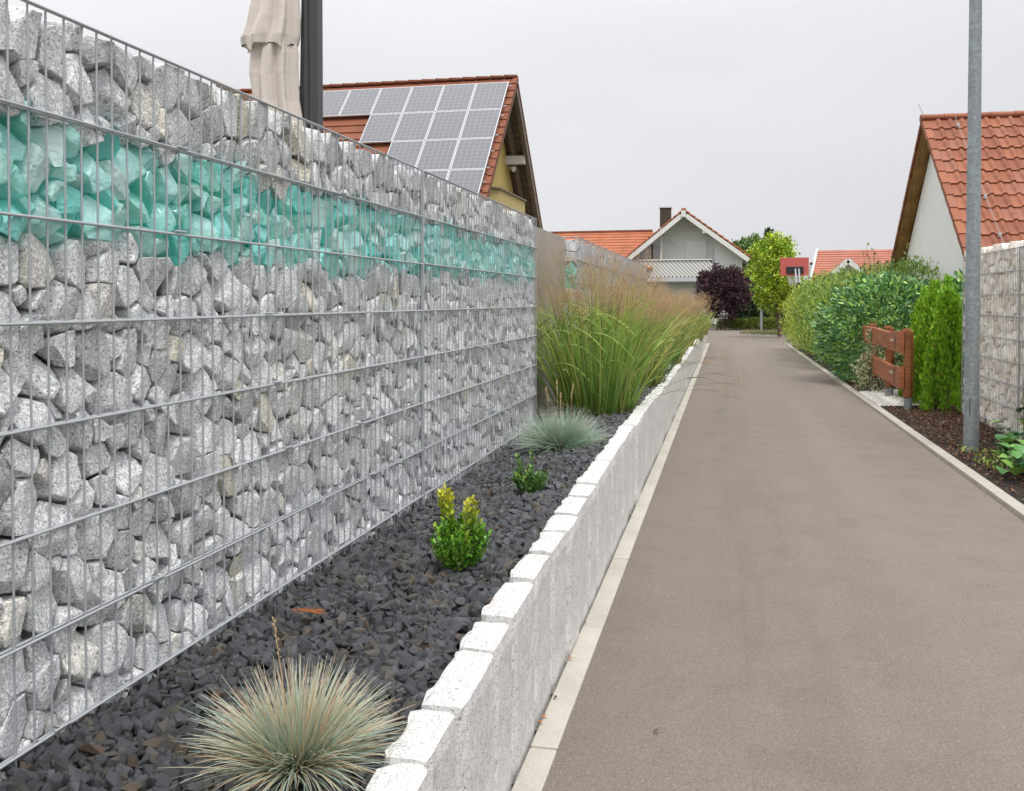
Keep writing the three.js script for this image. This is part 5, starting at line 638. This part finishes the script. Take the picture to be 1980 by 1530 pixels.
{ const dark = (r, t) => { const w = r(); return w > 0.8 ? [0.08 * t, 0.17 * t, 0.035 * t] : [0.022 * t, 0.062 * t, 0.02 * t]; };
  [[1452, 43.2, 0.8, 0.95, 'dark evergreen bush between the smoke bush and the street tree'], [1492, 43.6, 1.0, 0.9, 'dark evergreen bush directly behind the street tree'], [1535, 43.4, 1.0, 1.25, 'green bush behind the basketball pole']].forEach(([u, d, rx, ry, label], i) => { const c = D(u, 600, d); shrub('evergreen_bush', label, 'shrub', [c.x, d], [rx, ry, 0.8], 150, 18, 0.18, 0.14, LEAF.wide, M.leaf, i === 2 ? privet2 : dark, 950 + i, { cy: ry * 0.95, inner: 0.6 }); });
  const c = D(1428, 545, 46); shrub('evergreen_bush', 'light green bush below the eaves of the white house', 'shrub', [D(1447, 545, 46).x, 46], [0.8, 1.35, 0.7], 130, 18, 0.2, 0.16, LEAF.wide, M.leaf, privet2, 957, { cy: 1.4 });
  const xa = D(1388, 620, 42.3).x, xb = D(1560, 620, 42.3).x, t = thing('low_hedge', 'low clipped green hedge along the far side of the street', 'hedge', [(xa + xb) / 2, 0, -42.3]), r = rng(961), list = []; for (let i = 0; i < 16000; i++) { const x = lerp(xa, xb, r()), z = -42.3 + (r() - 0.5) * 0.9, H = 0.46 + 0.10 * (fbm(x * 1.6, 1, 1, 2) - 0.5) - 0.1 * clamp((xa + 0.5 - x) * 2, 0, 1), y = H * Math.pow(r(), 0.6), k = lerp(0.75, 1.2, r()), w = r(); list.push({ p: V(x, y, z), d: V(gauss(r), 0.8 + gauss(r) * 0.4, gauss(r) + 0.4), s: lerp(0.06, 0.11, r()), c: w > 0.5 ? [0.30 * k, 0.38 * k, 0.05 * k] : [0.13 * k, 0.20 * k, 0.035 * k], roll: r() * 6 }); } foliage('leaves', t, LEAF.narrow, M.leaf, list); part('branches', merge(Array.from({ length: 24 }, (_, k) => rod(V(lerp(xa, xb, k / 24), 0, -42.3), V(lerp(xa, xb, k / 24) + 0.06, 0.14, -42.3), 0.012, 0.006, 5))), M.stem, t); }
{ // basketball hoop seen from behind
  const d = 30, a = D(1509, 498, d), b = D(1564, 533, d), pole = D(1543, 575, d + 0.0), t = thing('basketball_hoop', 'red basketball board on a black pole seen from behind', 'basketball hoop', [pole.x, 0, -d + 0.9]);
  part('backboard', box(a.x, b.x, b.y, a.y, -d - 0.02, -d + 0.02, 0.008), M.redBoard, t); const m = D(1537, 522, d); part('mount_plate', box(m.x - 0.25, m.x + 0.25, m.y - 0.1, m.y + 0.1, -d + 0.0225, -d + 0.06, 0.01), M.black, t);
  const p1 = D(1544, 550, d - 0.75); for (const o of [-0.05, 0.05]) part('arm', bar(V(m.x + 0.06 + o, m.y + 0.02, -d + 0.06), V(p1.x + o, p1.y, -d + 0.75), 0.05, 0.06, 0.005), M.zinc, t); const p2 = V(p1.x, p1.y + 0.05, -d + 0.78); part('pole', rod(V(p1.x + 0.02, 0, -d + 0.85), p2, 0.075, 0.07, 14), M.black, t);
  const rim = new THREE.TorusGeometry(0.225, 0.012, 6, 24); rim.rotateX(Math.PI / 2); rim.translate(m.x, b.y + 0.1, -d - 0.27); part('rim', strip(rim), M.redBoard, t); const l = []; for (let k = 0; k < 12; k++) { const q = k / 12 * 6.283, q2 = q + 0.26, c = V(m.x, 0, -d - 0.27); l.push(rod(V(c.x + 0.225 * Math.cos(q), b.y + 0.1, c.z + 0.225 * Math.sin(q)), V(c.x + 0.13 * Math.cos(q2), b.y - 0.3, c.z + 0.13 * Math.sin(q2)), 0.006, 0.006, 4), rod(V(c.x + 0.225 * Math.cos(q), b.y + 0.1, c.z + 0.225 * Math.sin(q)), V(c.x + 0.13 * Math.cos(q - 0.26), b.y - 0.3, c.z + 0.13 * Math.sin(q - 0.26)), 0.006, 0.006, 4)); } part('net', merge(l), M.whitePaint, t); }
{ const far = (r, t) => { const w = r(); return w > 0.5 ? [0.24 * t, 0.36 * t, 0.09 * t] : [0.09 * t, 0.17 * t, 0.05 * t]; }, d = 66, s = d / 1848 * 1.02;
  [[1462, 500, 27, 44, 'leafy green tree rising behind the eaves of the white house', 'deciduous_tree', 0.5], [1432, 500, 24, 36, 'lower green tree behind the white house roof', 'deciduous_tree', 0.5], [1487, 486, 7, 46, 'dark conifer top behind the street tree', 'conifer_tree', 1]].forEach(([u, v, rx, ry, label, nm, k], i) => { const c = D(u, v, d + i * 2); tree(nm, label, V(c.x, 0, c.z), 2, 0.16, c, [rx * s, ry * s, rx * s], 200, 22, i === 2 ? 0.16 : 0.3, 0.24, i === 2 ? LEAF.spray : LEAF.wide, M.leaf, i === 2 ? (r, t) => [0.035 * t, 0.08 * t, 0.04 * t] : far, 970 + i, { inner: 0.3, bumpy: true }); }); }

// ---------------------------------------------------------------- shadows on, draw
scene.traverse(o => { if (o.isMesh) { o.castShadow = true; o.receiveShadow = true; } });
let tri = 0; scene.traverse(o => { if (o.isMesh && !o.isInstancedMesh) tri += (o.geometry.index ? o.geometry.index.count : o.geometry.attributes.position.count) / 3; });
console.log('triangles', Math.round(tri));
renderer.render(scene, camera);
